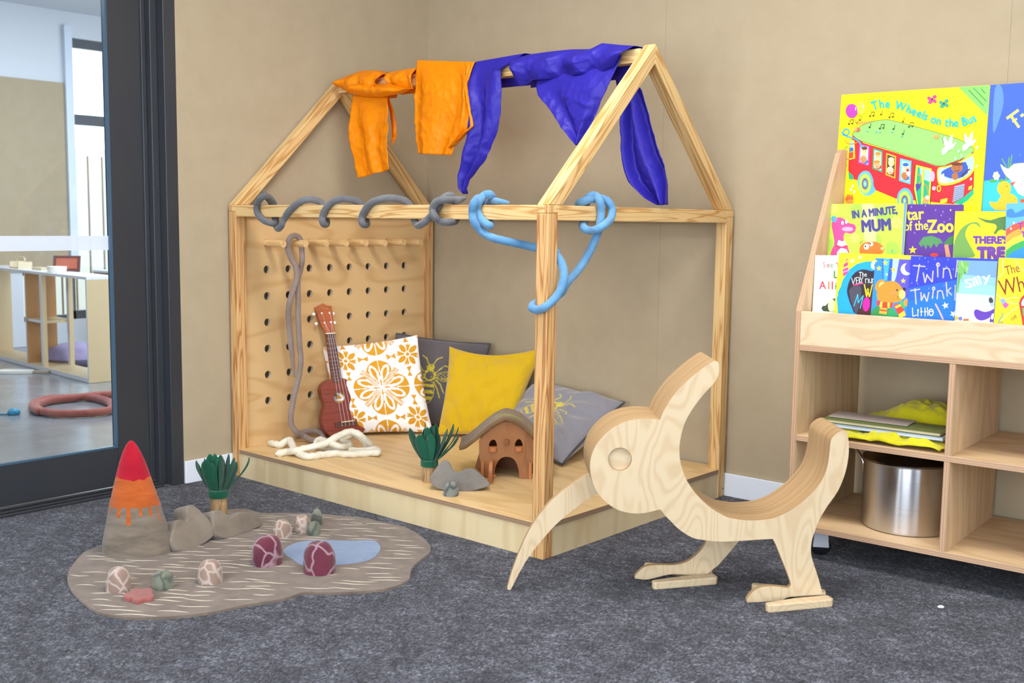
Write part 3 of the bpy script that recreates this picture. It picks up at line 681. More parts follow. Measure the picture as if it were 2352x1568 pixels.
pillow('mustard_cushion', [A, B, hit(1252,796,n_,d_), hit(1032,795,n_,d_)], .062, lambda U, W: lin('#cba40a'), VELVET, 'plain mustard yellow velvet cushion in the middle of the row', seed=6, wr=.014, pin=.07, top=.2,
       ridge=lambda U, W: -.02*math.exp(-((U-.05)/.5)**2-((W-.85)/.3)**2)+.01*math.exp(-((U+.02+.3*(W-.6))/.08)**2)*max(0, min(1, (W-.35)*3)))
GR = '#85838c'
lo1, lo2 = atz(1291,1066,zd+.012), atz(1115,985,zd+.02)
hi1, hi2 = aty(1434,924,-.05), aty(1236,876,-.05)
pillow('bee_cushion', [lo2, lo1, hi1, hi2], .062, c_bee(-.02, .05, .6, -.79, GR, '#d6c33c'), VELVET, 'pale grey cushion with a yellow bee, lying back against the wall behind the near post', res=170, pipe=PIPE, seed=9, wr=.016)
# ================================================================= ukulele
def ukulele():
    P0 = V((.205,-.712,zd)); nh = V((.93,-.367,0)).normalized(); ln = .19
    n = nh*math.cos(ln)+V((0,0,math.sin(ln))); d = n.dot(P0+nh*.0)
    pb = atz(784, 1007, zd+.001); d = n.dot(pb)
    up = (V((0,0,1))-n*n.z).normalized(); ux = up.cross(n)
    tilt = math.radians(0); T = frame(pb, ux, up)
    def L(s): return [((hit(a,b,n,d)-pb).dot(ux), (hit(a,b,n,d)-pb).dot(up)) for a, b in zp('U', s)]
    MAH = wood('mahogany', '#8a3d2b', '#7c3526', '#6a2c1f', freq=18, stretch=.05, scale=30, contrast=.6, fine=.3, rough=.35)
    HEAD = wood('mahogany_light', '#b05a2c', '#9d4c25', '#883f1e', freq=18, stretch=.05, scale=30, contrast=.5, rough=.35)
    ROSE = wood('rosewood', '#6a4638', '#573830', '#452a24', freq=18, stretch=.05, scale=40, contrast=.6, rough=.5)
    t = thing('ukulele', 'reddish brown ukulele leaning against the printed cushion and pegboard', 'ukulele', pb)
    body = L('275,880 230,896 192,928 172,985 183,1055 208,1120 213,1165 200,1215 185,1285 190,1350 215,1415 262,1475 330,1508 400,1512 480,1508 555,1488 615,1445 650,1375 652,1300 625,1220 570,1150 538,1100 528,1040 520,980 500,928 455,887 388,868')
    body = spline2(body, 4)
    hc = L('366,1072')[0]; hr = .0245
    hole = [(hc[0]+hr*math.cos(k*math.pi/14), hc[1]+hr*math.sin(k*math.pi/14)) for k in range(28)]
    MB().prism([body, hole], -.004, 0, 0, 0).build('soundboard', MAH, t, T, bevel=.001, smooth=35)
    cav = [(hc[0]+hr*1.7*math.cos(k*math.pi/14), hc[1]+hr*1.7*math.sin(k*math.pi/14)) for k in range(28)]
    mb = MB().prism([body, cav], -.036, -.0041); mb.prism(body, -.052, -.0361); mb.build('body', MAH, t, T, bevel=.002, smooth=35)
    lb = L('300,1058 412,1044 440,1150 320,1150'); MB().prism(lb, -.0359, -.0354).build('paper_label', paint('#c9d3dc', .6), t, T)
    nk = L('222,398 318,392 388,885 385,905 338,918 290,896'); MB().prism(nk, .0005, .006, 0).build('fretboard', ROSE, t, T, bevel=.0006)
    nk2 = L('224,398 316,392 372,870 292,885'); MB().prism(nk2, -.018, .0004).build('neck', MAH, t, T, bevel=.003)
    A = L('222,398')[0]; B_ = L('318,392')[0]; C_ = L('388,885')[0]; D_ = L('290,896')[0]
    fm = MB()
    for i in range(1, 13):
        s = (1-2**(-i/12))/.5*1.0; a = [A[k]+(D_[k]-A[k])*s for k in (0,1)]; b = [B_[k]+(C_[k]-B_[k])*s for k in (0,1)]
        fm.tube([(a[0],a[1],.0064),(b[0],b[1],.0064)], .0007, 6)
    fm.build('fret_wire', CHROME, t, T)
    q = L('219,402 219,392 319,386 320,396'); MB().prism(q, .0005, .008).build('nut', paint('#f0dcae', .4), t, T)
    hd = L('218,388 165,290 108,118 150,98 190,75 235,98 283,105 300,200 307,300 318,384'); MB().prism(hd, -.012, .003).build('headstock', HEAD, t, T, bevel=.0015)
    lg = L('150,128 175,115 185,135 200,108 205,138 225,122 245,136'); MB().tube([(a,b,.0034) for a, b in lg], .0012, 6).build('emblem', paint('#c9a24a', .4), t, T)
    br = L('318,1340 548,1308 553,1365 322,1393'); MB().prism(br, .0002, .007).build('bridge', ROSE, t, T, bevel=.001)
    sd = L('385,1330 520,1312 521,1320 386,1339'); MB().prism(sd, .007, .0095).build('saddle', paint('#f2dfb4', .4), t, T)
    pegs = L('180,182 208,282 276,275 262,178'); nuts = L('240,394 262,393 283,391 303,390'); sdl = L('385,1335 422,1330 462,1324 500,1318'); ends = L('392,1380 428,1376 470,1370 510,1366')
    for k in range(4):
        MB().tube([(*pegs[k],.008),(*nuts[k],.0085),(*sdl[k],.0102),(*ends[k],.0072)], .0007, 6).build('string', paint('#d8d2dc', .4), t, T)
        c = MB().cyl((*pegs[k],.003),(*pegs[k],.013), .0022, 10); c.lathe([(.0,.003),(.0045,.0032),(.0045,.0045),(.0,.005)], 14, T=Matrix.Translation((*pegs[k],0))); c.build('tuning_post', CHROME, t, T)
    for a, b in L('100,190 126,291 306,184 319,280'):
        s = 1 if a > pegs[1][0] else -1
        MB().lathe([(0,-.0075),(.005,-.0066),(.0078,-.003),(.0082,0),(.0078,.003),(.005,.0066),(0,.0075)], 16, T=Matrix.Translation((a,b,-.006))@Matrix.Rotation(math.pi/2, 4, 'X')).build('tuning_knob', paint('#f1efec', .25), t, T, smooth=80)
        MB().cyl((a,b,-.006), (a-s*.014,b,-.006), .0018, 8).build('knob_stem', CHROME, t, T)
ukulele()
# ================================================================= felt things on the platform and the mat
FG = felt('felt_stone', '#8b8680', '#75706b', 30); FM = felt('felt_mountain', '#8f8477', '#776b5f', 34); FGR = felt('felt_green', '#17664c', '#0f4c39', 30)
BARK = wood('bark_log', '#b5966f', '#9a7a55', '#7d5f40', freq=22, stretch=.06, scale=40, contrast=.8, fine=.5, rough=.9)
def puffy(name, pts, thick, mat, label, cat, n, d, back=0., vox=.0035, soft=7, zlo=None):
    n = V(n).normalized(); P = [hit(a, b, n, d) for a, b in pts]; o = P[0].copy(); up = V((0,0,1)); up = (up-n*up.dot(n)).normalized(); ux = up.cross(n)
    L2 = [((p-o).dot(ux), (p-o).dot(up)) for p in P]
    ob = MB().prism(spline2(L2, 3), -thick, 0).build(name, mat, None, frame(o, ux, up), remesh=vox, soft=soft)
    return tag(ob, label, cat)
VW = V((.65,-.755,0))
p_ = V((1.165,-.945,0))
puffy('felt_mountain', zp('H','382,1280 395,1245 425,1205 455,1165 480,1135 510,1126 540,1145 562,1195 585,1222 620,1222 660,1205 690,1192 730,1195 775,1222 830,1270 876,1325 858,1342 800,1362 740,1378 690,1388 600,1386 520,1376 450,1362 400,1328'), .05, FG, 'grey felt mountain shape lying on the play house floor in front of the wooden cottage', 'felt toy', VW*math.cos(.25)+V((0,0,math.sin(.25))), (VW*math.cos(.25)+V((0,0,math.sin(.25)))).dot(atz(1058,1129,zd)))
def rock(name, p, w, h, mat, label, sq=2.4, dp=.95, seed=0., lump=.06, rot=0., flat=.12):
    mb = MB(); NU, NV = 40, 26
    def fn(u, v):
        a = 2*math.pi*u; e = -flat*math.pi/2+v*(math.pi/2+flat*math.pi/2)
        ce, se = math.cos(e), math.sin(e)
        x = math.copysign(abs(ce)**(2/sq), ce); z = math.copysign(abs(se)**(2/sq), se) if se > 0 else se*.6
        q = V((x*math.cos(a)*w/2, x*math.sin(a)*w/2*dp, z*h)); k = 1+lump*noise.noise((q.x*22+seed, q.y*22, q.z*22))
        return V((q.x*k, q.y*k, q.z*k))
    vs = [fn(i/NU, j/NV) for j in range(NV+1) for i in range(NU)]; z0 = min(v.z for v in vs); vs = [V((v.x, v.y, v.z-z0)) for v in vs]
    fs = [(j*NU+i, j*NU+(i+1) % NU, (j+1)*NU+(i+1) % NU, (j+1)*NU+i) for j in range(NV) for i in range(NU)] + [tuple(range(NU))[::-1]]
    T = Matrix.Translation(p)@Matrix.Rotation(rot, 4, 'Z')
    o = MB().add(vs, fs).build(name, mat, None, T, smooth=70, weld=True); return tag(o, label, 'felt stone')
RW = felt('felt_rock_pale', '#a08878', '#88736a', 30, veins=('#cfc3ba', 26., .15, .5)); RG = felt('felt_rock_green', '#848878', '#6a6f62', 40, veins=('#4a4d48', 20., .16, .8)); RP = felt('felt_rock_plum', '#743546', '#5c2a3a', 30, veins=('#a58a92', 14., .07, .75)); RGB = felt('felt_rock_grey', '#8c9088', '#6d736f', 40, veins=('#3e4346', 18., .16, .8))
def base_at(x, y, z, dep): q = atz(x, y, z); b = (q-CAM); b.z = 0; b.normalize(); return q+b*dep
rock('felt_stone', base_at(1035,1141,zd,.025), .057, .046, RGB, 'small grey marbled felt stone on the platform in front of the felt mountain', seed=2, lump=.12)
def palm(base, h1, hc, label, leaves, rl, seed, tr=.026, rise=.0):
    rnd = random.Random(seed)
    t = thing('felt_palm', label, 'felt toy', base)
    MB().lathe([(0,0),(tr*.96,0),(tr,.003),(tr*.98,h1*.5),(tr,h1-.002),(tr*.97,h1),(0,h1)], 24, T=frame((0,0,0),(0,0,1),(1,0,0))@Matrix.Identity(4)).build('trunk', BARK, t, Matrix.Translation(base)@Matrix.Identity(4), smooth=40) if 0 else None
    # trunk modelled with the grain (local x) upright
    Tt = frame(base, (0,0,1), (1,0,0)); R2 = Matrix.Rotation(math.pi/2, 4, 'Y')
    MB().lathe([(0,0),(tr*.96,0),(tr,.003),(tr*.98,h1*.5),(tr,h1-.002),(tr*.97,h1),(0,h1)], 24, T=Matrix(((0,0,1,0),(1,0,0,0),(0,1,0,0),(0,0,0,1)))).build('trunk', BARK, t, Tt, smooth=40)
    z0 = h1-.004; ro = tr+.006
    MB().lathe([(tr*.9,z0),(ro,z0),(ro+.001,z0+hc*.5),(ro,z0+hc),(tr*.8,z0+hc)], 28, T=Matrix.Translation(base)).build('collar', FGR, t, smooth=50)
    for (az, ln, wd, lean, tw) in leaves:
        d = V((math.cos(az), math.sin(az), 0)); s = V((-d.y, d.x, 0)); s = s*math.cos(tw)+d*math.sin(tw)
        def fn(u, v):
            r_ = tr*.5+lean*ln*(1-(1-v)**1.7)*.80; z = z0+hc*.4+ln*v*(1-.16*lean*v)
            prof = (.5+.62*math.sin(min(1, v/.6)*math.pi/2))*max(.16, 1-max(0, (v-.6)/.4)**3.6)
            x = (u-.5)*wd*prof
            return V(base)+d*(r_+.22*abs(x)**1.2*4*0-(x*x)*9)+s*x+V((0,0,z+.004*noise.noise((u*3+az, v*3, seed))))
        MB().grid(fn, 9, 16).build('leaf', FGR, t, solid=.0028, smooth=180)
    return t
cv = math.atan2(-.755, .65)
def fan(seed, n, rl):
    rnd = random.Random(seed); L = []
    for i in range(n):
        L.append((2*math.pi*i/n+rnd.uniform(-.2,.2), rl*rnd.uniform(.72,1.05), rnd.uniform(.030,.044), rnd.uniform(.2,.56) if i % 3 else rnd.uniform(.03,.16), rnd.uniform(-.7,.7)))
    for i in range(5): L.append((rnd.uniform(0, 6.28), rl*rnd.uniform(.95,1.1), .03, rnd.uniform(.02,.2), rnd.uniform(-.5,.5)))
    return L
pb = base_at(986,1109,zd,.026)
rt_ = math.atan2(.657, .754)
palm(pb, .063, .022, 'felt palm with a log trunk on the play house floor beside the grey felt mountain', fan(4, 11, .14)+[(rt_, .155, .02, .75, .1), (rt_+.25, .16, .02, .6, -.2), (rt_-.3, .13, .034, .95, 0)], .14, 4)
# ---- mat
MATF = felt('felt_mat', '#85766a', '#6a5c51', 30, stretch=(2.2,2.2,1)); PONDF = felt('felt_pond', '#8799b4', '#7487a5', 40); YARN = felt('felt_yarn', '#e2d8c6', '#cfc3ae', 40)
mo = [atz(a, b, 0) for a, b in zp('M','300,950 200,985 120,1060 60,1150 53,1230 100,1320 200,1410 300,1470 450,1500 620,1512 900,1500 1200,1465 1400,1420 1704,1370') + zp('N','300,1220 600,1160 750,1105 900,1105 1200,1105 1500,1085 1750,1050 1950,960 1985,830 2100,720 2200,640 2170,540 2050,440 1900,360 1750,330 1600,295 1420,255 1200,240 1000,220 600,205 300,205') + zp('P','560,1172 500,1178 430,1195 350,1215 290,1235')]
mo2 = spline2([(p.x, p.y) for p in mo], 3)
mat_ = thing('felt_play_mat', 'brown felt play mat with white stitches and a blue pond on the carpet', 'play mat', (1.05,-1.75,0))
MZ = .0075
GC = MB().prism(mo2, .0, MZ)
pond = spline2([(atz(a,b,MZ).x, atz(a,b,MZ).y) for a, b in zp('N','545,610 600,560 700,520 900,490 1100,495 1300,500 1550,495 1630,560 1610,640 1500,720 1300,755 1120,775 900,790 740,770 650,710 570,660')], 3)
MB().prism(pond, MZ-.001, MZ+.0012).build('pond', PONDF, mat_, label='pale blue pond patch')
def inside(p, L):
    c = False
    for i in range(len(L)):
        a, b = L[i-1], L[i]
        if (a[1] > p[1]) != (b[1] > p[1]) and p[0] < (b[0]-a[0])*(p[1]-a[1])/(b[1]-a[1])+a[0]: c = not c
    return c
rnd = random.Random(11); dirv = V((.80,.60,0)); nn_ = V((-.6,.8,0)); acc = []; tries = 0
while len(acc) < 150 and tries < 6000:
    tries += 1; p = V((rnd.uniform(.4,1.5), rnd.uniform(-2.35,-1.25), 0)); ln_ = rnd.uniform(.06,.125)
    e = [p+dirv*ln_*(k-.5)*1.15 for k in (0, .5, 1)]
    if not all(inside(q, mo2) for q in e) or any(inside(q, pond) for q in e): continue
    if any(abs((p-q).dot(dirv)) < .062 and abs((p-q).dot(nn_)) < .022 for q in acc): continue
    acc.append(p); N_ = 9; L1, L2 = [], []; ph = rnd.uniform(0, 6)
    for k in range(N_):
        u = k/(N_-1); c = p+dirv*ln_*(u-.5)+nn_*(.0035*math.sin(u*5+ph)); wv = .0025*math.sin(math.pi*u)**.7+.0003
        L1.append(V((*(c+nn_*wv).to_2d(), MZ+.0007))); L2.append(V((*(c-nn_*wv).to_2d(), MZ+.0007)))
    GC.add(L1+L2, [(k, k+1, N_+k+1, N_+k) for k in range(N_-1)], 1)
GC.build('ground_cloth', [MATF, YARN], mat_)
def onm(x, y, dep): return base_at(x, y, MZ, dep)
for nm, xy, w_, h_, m_, lab, sd, sqq in (
    ('felt_stone', (273,1363), .070, .060, RW, 'pale marbled felt stone nearest the left edge of the mat', 1, 2.9),
    ('felt_stone', (376,1356), .064, .044, RG, 'small lumpy grey green felt stone beside the pink starfish', 5, 2.6),
    ('felt_stone', (483,1344), .074, .061, RW, 'pale marbled felt stone at the centre front of the mat', 9, 2.7),
    ('felt_stone', (649,1237), .063, .052, RW, 'pale brown felt stone at the back of the mat, left of its marbled twin', 14, 2.8),
    ('felt_stone', (694,1226), .058, .054, RW, 'pale brown felt stone with white veins beside the two grey green pebbles', 21, 2.7),
    ('felt_stone', (721,1231), .046, .040, RG, 'grey green felt pebble in front of its twin at the back of the mat', 25, 2.4),
    ('felt_stone', (727,1207), .044, .050, RG, 'grey green felt pebble half hidden behind the pale stone at the back of the mat', 28, 2.3),
    ('felt_stone', (614,1303), .096, .080, RP, 'plum felt stone left of the blue pond', 33, 2.8),
    ('felt_stone', (734,1323), .102, .084, RP, 'plum felt stone at the front edge of the blue pond', 41, 2.8)):
    rock(nm, onm(*xy, w_*.47), w_, h_, m_, lab, sq=sqq, seed=sd, lump=.05 if m_ is not RG else .16, rot=sd)
# starfish
sp_ = zp('M','487,1350 500,1332 540,1322 555,1300 600,1292 640,1300 690,1288 720,1300 718,1328 732,1348 715,1368 670,1372 640,1380 600,1394 570,1386 555,1372 510,1370')
o_ = [atz(a, b, MZ) for a, b in sp_]; c0 = sum((p.to_2d() for p in o_), V((0,0)))/len(o_)
ob = MB().prism(spline2([(p.x-c0.x, p.y-c0.y) for p in o_], 3), 0, .015).build('felt_starfish', felt('felt_coral', '#a3625c', '#8f534e', 40), None, Matrix.Translation((c0.x, c0.y, MZ-.002)), remesh=.003, soft=8); tag(ob, 'coral pink felt starfish lying at the front left of the mat', 'felt toy')
# mountains
_b = atz(470,1249,MZ)-atz(412,1266,MZ); nn1 = V((_b.y,-_b.x,0)).normalized(); t1 = .3; n1 = nn1*math.cos(t1)+V((0,0,math.sin(t1)))
puffy('felt_mountain', zp('M','862,905 868,860 885,790 905,740 935,722 975,735 990,730 985,660 1000,620 1030,608 1065,630 1110,670 1150,710 1175,745 1190,790 1198,830 1190,862 1120,915 1040,955 960,972 900,968'), .075, FM, 'taller felt mountain with two humps beside the volcano', 'felt toy', n1, n1.dot(atz(412,1267,MZ)), vox=.004, soft=3)
_b = atz(588,1214,MZ)-atz(518,1237,MZ); nn2 = V((_b.y,-_b.x,0)).normalized(); n2 = nn2*math.cos(t1)+V((0,0,math.sin(t1)))
puffy('felt_mountain', zp('M','1195,740 1192,690 1205,658 1235,648 1275,662 1320,700 1360,695 1390,672 1430,660 1490,680 1540,705 1575,730 1570,770 1520,800 1450,830 1370,858 1290,872 1240,862 1205,830'), .075, FM, 'wide felt mountain in front of the palm on the mat', 'felt toy', n2, n2.dot(atz(518,1238,MZ)), vox=.004, soft=3)
# volcano
vt = thing('felt_volcano', 'felt volcano with a red peak and orange lava on the mat', 'felt toy', (.80,-1.985,MZ))
def volcano():
    c = (atz(230,1283,MZ)+atz(396,1276,MZ))/2; ex = (atz(396,1276,MZ)-atz(230,1283,MZ)); Wv = ex.length; ex.normalize(); ey = V((-ex.y, ex.x, 0))
    c = c+ey*.055
    prof = [(0,1.),(.06,.985),(.13,.93),(.24,.86),(.36,.78),(.48,.70),(.60,.60),(.72,.48),(.84,.34),(.93,.2),(.985,.06),(1.,0)]
    Hv = .365
    def rad(z): # half width fraction vs height fraction
        z = max(0, min(1, z))
        P = [(0,1.),(.1,.965),(.25,.86),(.45,.70),(.6,.565),(.72,.455),(.82,.35),(.9,.25),(.96,.15),(.99,.07),(1,0.0)]
        for i in range(1, len(P)):
            if z <= P[i][0]: k = (z-P[i-1][0])/(P[i][0]-P[i-1][0]); return P[i-1][1]+(P[i][1]-P[i-1][1])*k
        return 0
    NU, NV = 160, 210
    def surf(zf, a, off=0.):
        R_ = rad(zf)*Wv/2+off; x = math.cos(a)*R_; y = math.sin(a)*R_*(.62)
        lean = -.012*zf
        k = 1+.02*noise.noise((x*15, y*15, zf*6))
        return c+ex*(x*k+lean-.004)+ey*(y*k)+V((0,0,zf*Hv))
    drips = [(-2.12,.085,.085),(-1.72,.085,.15),(-1.28,.075,.075),(-.88,.07,.085),(-.5,.045,.14),(-2.7,.06,.06),(.3,.06,.1),(1.2,.06,.12),(2.,.06,.07),(2.8,.06,.12)]
    def colour(zf, a):
        if zf > .675+.012*math.sin(a*2+1.)+.01*noise.noise((a*3, zf*9, 0)): return 2
        if zf > .43+.01*noise.noise((a*2, 1, 3)): return 1
        for (b, w, l) in drips:
            dd = abs((a-b+math.pi) % (2*math.pi)-math.pi)
            q_ = (.43-zf)/l
            if q_ < 1 and dd < w*(.8+.25*q_)*math.sqrt(max(0, 1-max(0, (q_-.8)/.2)**2)): return 1
        return 0
    vs, fs = {0:[],1:[],2:[]}, {0:[],1:[],2:[]}; mbs = [MB(), MB(), MB()]
    for j in range(NV):
        for i in range(NU):
            a0, a1 = 2*math.pi*i/NU, 2*math.pi*(i+1)/NU; z0, z1 = j/NV, (j+1)/NV; a0 -= math.pi; a1 -= math.pi
            m = colour((z0+z1)/2, (a0+a1)/2)
            mbs[m].add([surf(z0,a0), surf(z0,a1), surf(z1,a1), surf(z1,a0)], [(0,1,2,3)])
    mbs[0].build('cone', felt('felt_volcano_wool', '#8c8072', '#6f6458', 34, stretch=(1,1,4)), vt, smooth=180, weld=True); mbs[1].build('lava', felt('felt_orange', '#c4672f', '#a8551f', 34, stretch=(1,1,4)), vt, smooth=180, weld=True, label='orange lava band with drips'); mbs[2].build('peak', felt('felt_red', '#b51a30', '#9a1228', 34), vt, smooth=180, weld=True, label='red felt peak')
    return c
vc = volcano()
pb2 = atz(503,1192,0)
pb2 = V((.50,-1.60,0)); pb2 = base_at(503,1200,0,.02)
palm(pb2, .094, .026, 'felt palm with a log trunk standing behind the felt mountains', fan(8, 13, .138)+[(rt_, .15, .022, .8, .1), (rt_+3.14, .13, .036, .6, 0)], .138, 8, tr=.030)
# ================================================================= toy cottage
def cottage():
    CW = wood('cottage_wood', '#96633c', '#865630', '#734827', freq=10, stretch=.2, scale=12, contrast=.6, fine=.3); CW2 = wood('cottage_dark', '#8d5431', '#7d4829', '#6b3c22', freq=10, stretch=.2, scale=12, contrast=.6, fine=.3); CW3 = wood('cottage_light', '#b06f42', '#a36439', '#8f552f', freq=10, stretch=.2, scale=14, contrast=.6)
    e = V((.76,.65,0)).normalized(); n = V((e.y,-e.x,0)); o = atz(1163, 1098, zd+.0008); d = n.dot(o); T = frame(o, e, (0,0,1)); z0 = o.z
    t = thing('toy_cottage', 'brown wooden toy cottage with a felt roof and open arched door on the platform', 'toy house', o)
    def L(s): return [((hit(a,b,n,d)-o).dot(e), max(0, hit(a,b,n,d).z-z0)) for a, b in zp('T', s)]
    out = [(-.083,0)] + [p for p in L('475,1000 472,740 520,640 600,545 680,475 760,425 850,390 960,372')]
    out = out + [(-x, y) for x, y in out[::-1][1:]]
    def dedupe(P): return [p for i, p in enumerate(P) if math.hypot(p[0]-P[i-1][0], p[1]-P[i-1][1]) > 1e-5]
    wl = L('652,825 655,780 680,725 725,698 765,715 790,770 795,825'); wr = L('1118,822 1122,770 1150,715 1185,690 1222,705 1255,770 1258,822')
    dr = [p for p in L('1200,1395 1195,1250 1160,1130 1080,1035 970,1003 880,1015')]
    cx = .001; R = .0465; DH = .081
    door = [(cx+R, 0)] + [(cx+R*math.copysign(abs(math.cos(a*math.pi/16))**.85, math.cos(a*math.pi/16)), .001+DH*math.sin(a*math.pi/16)**.85) for a in range(17)] + [(cx-R, 0)]
    # facade with the door cut to the floor
    base = [(-.083,0), (cx-R,0)] + [(x, y) for x, y in door[::-1][1:-1]] + [(cx+R,0)] + out[::-1][:-1]
    facade = dedupe(base)
    Rg = Matrix(((0,1,0,0),(1,0,0,0),(0,0,-1,0),(0,0,0,1)))
    def up(mb, name, mat, **k):  # grain upright: local x = world z
        mb.v = [V((p.y, p.x, -p.z)) for p in mb.v]; return mb.build(name, mat, t, T@Rg, **k)
    up(MB().prism([facade, dedupe(wl), dedupe(wr)], -.012, 0), 'front_wall', CW, bevel=.0012)
    up(MB().prism(dedupe(out), -.19, -.18), 'back_wall', CW2)
    # splayed side walls
    for s in (-1, 1):
        pr = [(s*.0805,0),(s*.0805,.06),(s*.0795,.11)]
        vs = []
        for (x, y) in pr: vs += [V((x, y, -.0125)), V((x+s*.045*(1-y/.16), y, -.18)), V((x-s*.008+s*.045*(1-y/.16), y, -.18)), V((x-s*.008, y, -.0125))]
        fs = []
        for k in range(2):
            b = k*4
            fs += [(b+i, b+(i+1) % 4, b+4+(i+1) % 4, b+4+i) for i in range(4)]
        fs += [(0,1,2,3), (8,9,10,11)]
        up(MB().add(vs, fs), 'side_wall', CW2)
    for P in (wl, wr):
        xc = (P[0][0]+P[-1][0])/2; rw = abs(P[0][0]-P[-1][0])/2+.0006; y0 = P[0][1]
        mb = MB(); loop = [(xc+rw*math.cos(a*math.pi/10), rw*.85*math.sin(a*math.pi/10)) for a in range(11)]
        mb.prism(loop, y0-.018, y0-.0005, fr=lambda u, v, w: V((u, w, v+.0003))); mb.build('window_box', CW3, t, T, bevel=.0008, smooth=40)
    up(MB().box((-.0066,.128,.0003), (.0066,.15,.016)), 'ridge_peg', CW2, bevel=.001)
    for s in (-1, 1): up(MB().box((s*.0895-.006, 0, -.004), (s*.0895+.006, .064, .008)), 'fence_post', CW3, bevel=.001)
    # open door swung outward on its left hinge
    Td = T@Matrix.Translation((cx-R+.0005, .001, .003))@Matrix.Rotation(math.radians(-94), 4, 'Y')
    dq = [(R+R*.97*x_, y_*DH*.97) for x_, y_ in [(1,0)]+[(math.copysign(abs(math.cos(a*math.pi/16))**.85, math.cos(a*math.pi/16)), math.sin(a*math.pi/16)**.85) for a in range(1, 16)]+[(-1,0)]]
    dd = MB().prism(dedupe(dq), 0, .014).build('door', CW3, t, Td, bevel=.001)
    k = MB().cyl((R*1.55,.026,-.012), (R*1.55,.026,-.0005), .003, 10).build('door_knob', CW3, dd, Td)
    MB().cyl((-.002,.008,.002), (-.002,.045,.002), .0014, 8).build('hinge_pin', STEEL, dd, Td)
    # felt roof: cross section swept back
    lo = L('118,880 200,868 300,800 420,705 520,615 620,535 720,462 800,415 880,378 960,360')
    sec = lo + [(-x, y) for x, y in lo[::-1][1:]]
    sec = [(p.x, p.y) for p in spline([V((a, b, 0)) for a, b in sec], 4)]; NS = len(sec)
    def rf(u, v):
        i = min(NS-1, int(round(u*(NS-1)))); x, y = sec[i]
        return V((x*(1+.0*v), y+.007+.002*noise.noise((x*40, v*6, 1))-.004*abs(v-.5)*0, .014-.215*v))
    RFm = felt('felt_roof', '#85694a', '#725838', 34)
    up_roof = MB().grid(rf, NS, 14); up_roof.build('roof', RFm, t, T, solid=.0125, smooth=180)
    rnd = random.Random(3); y_ = MB()
    for i in range(26):
        c0 = rnd.uniform(.12,.8); l = rnd.uniform(.08,.22); v0 = rnd.uniform(.08,.55); dv = rnd.uniform(-.08,.08)
        pts = [rf(min(.98, c0+l*k/8), v0+dv*k/8)+V((0, .0068, 0)) for k in range(9)]
        y_.tube(pts, lambda q: .0002+.0013*math.sin(math.pi*q), 5)
    y_.build('roof_stitching', felt('felt_lime', '#a9ad4e', '#959a45', 40), t, T, label='lime green wool strands on the felt roof')
cottage()
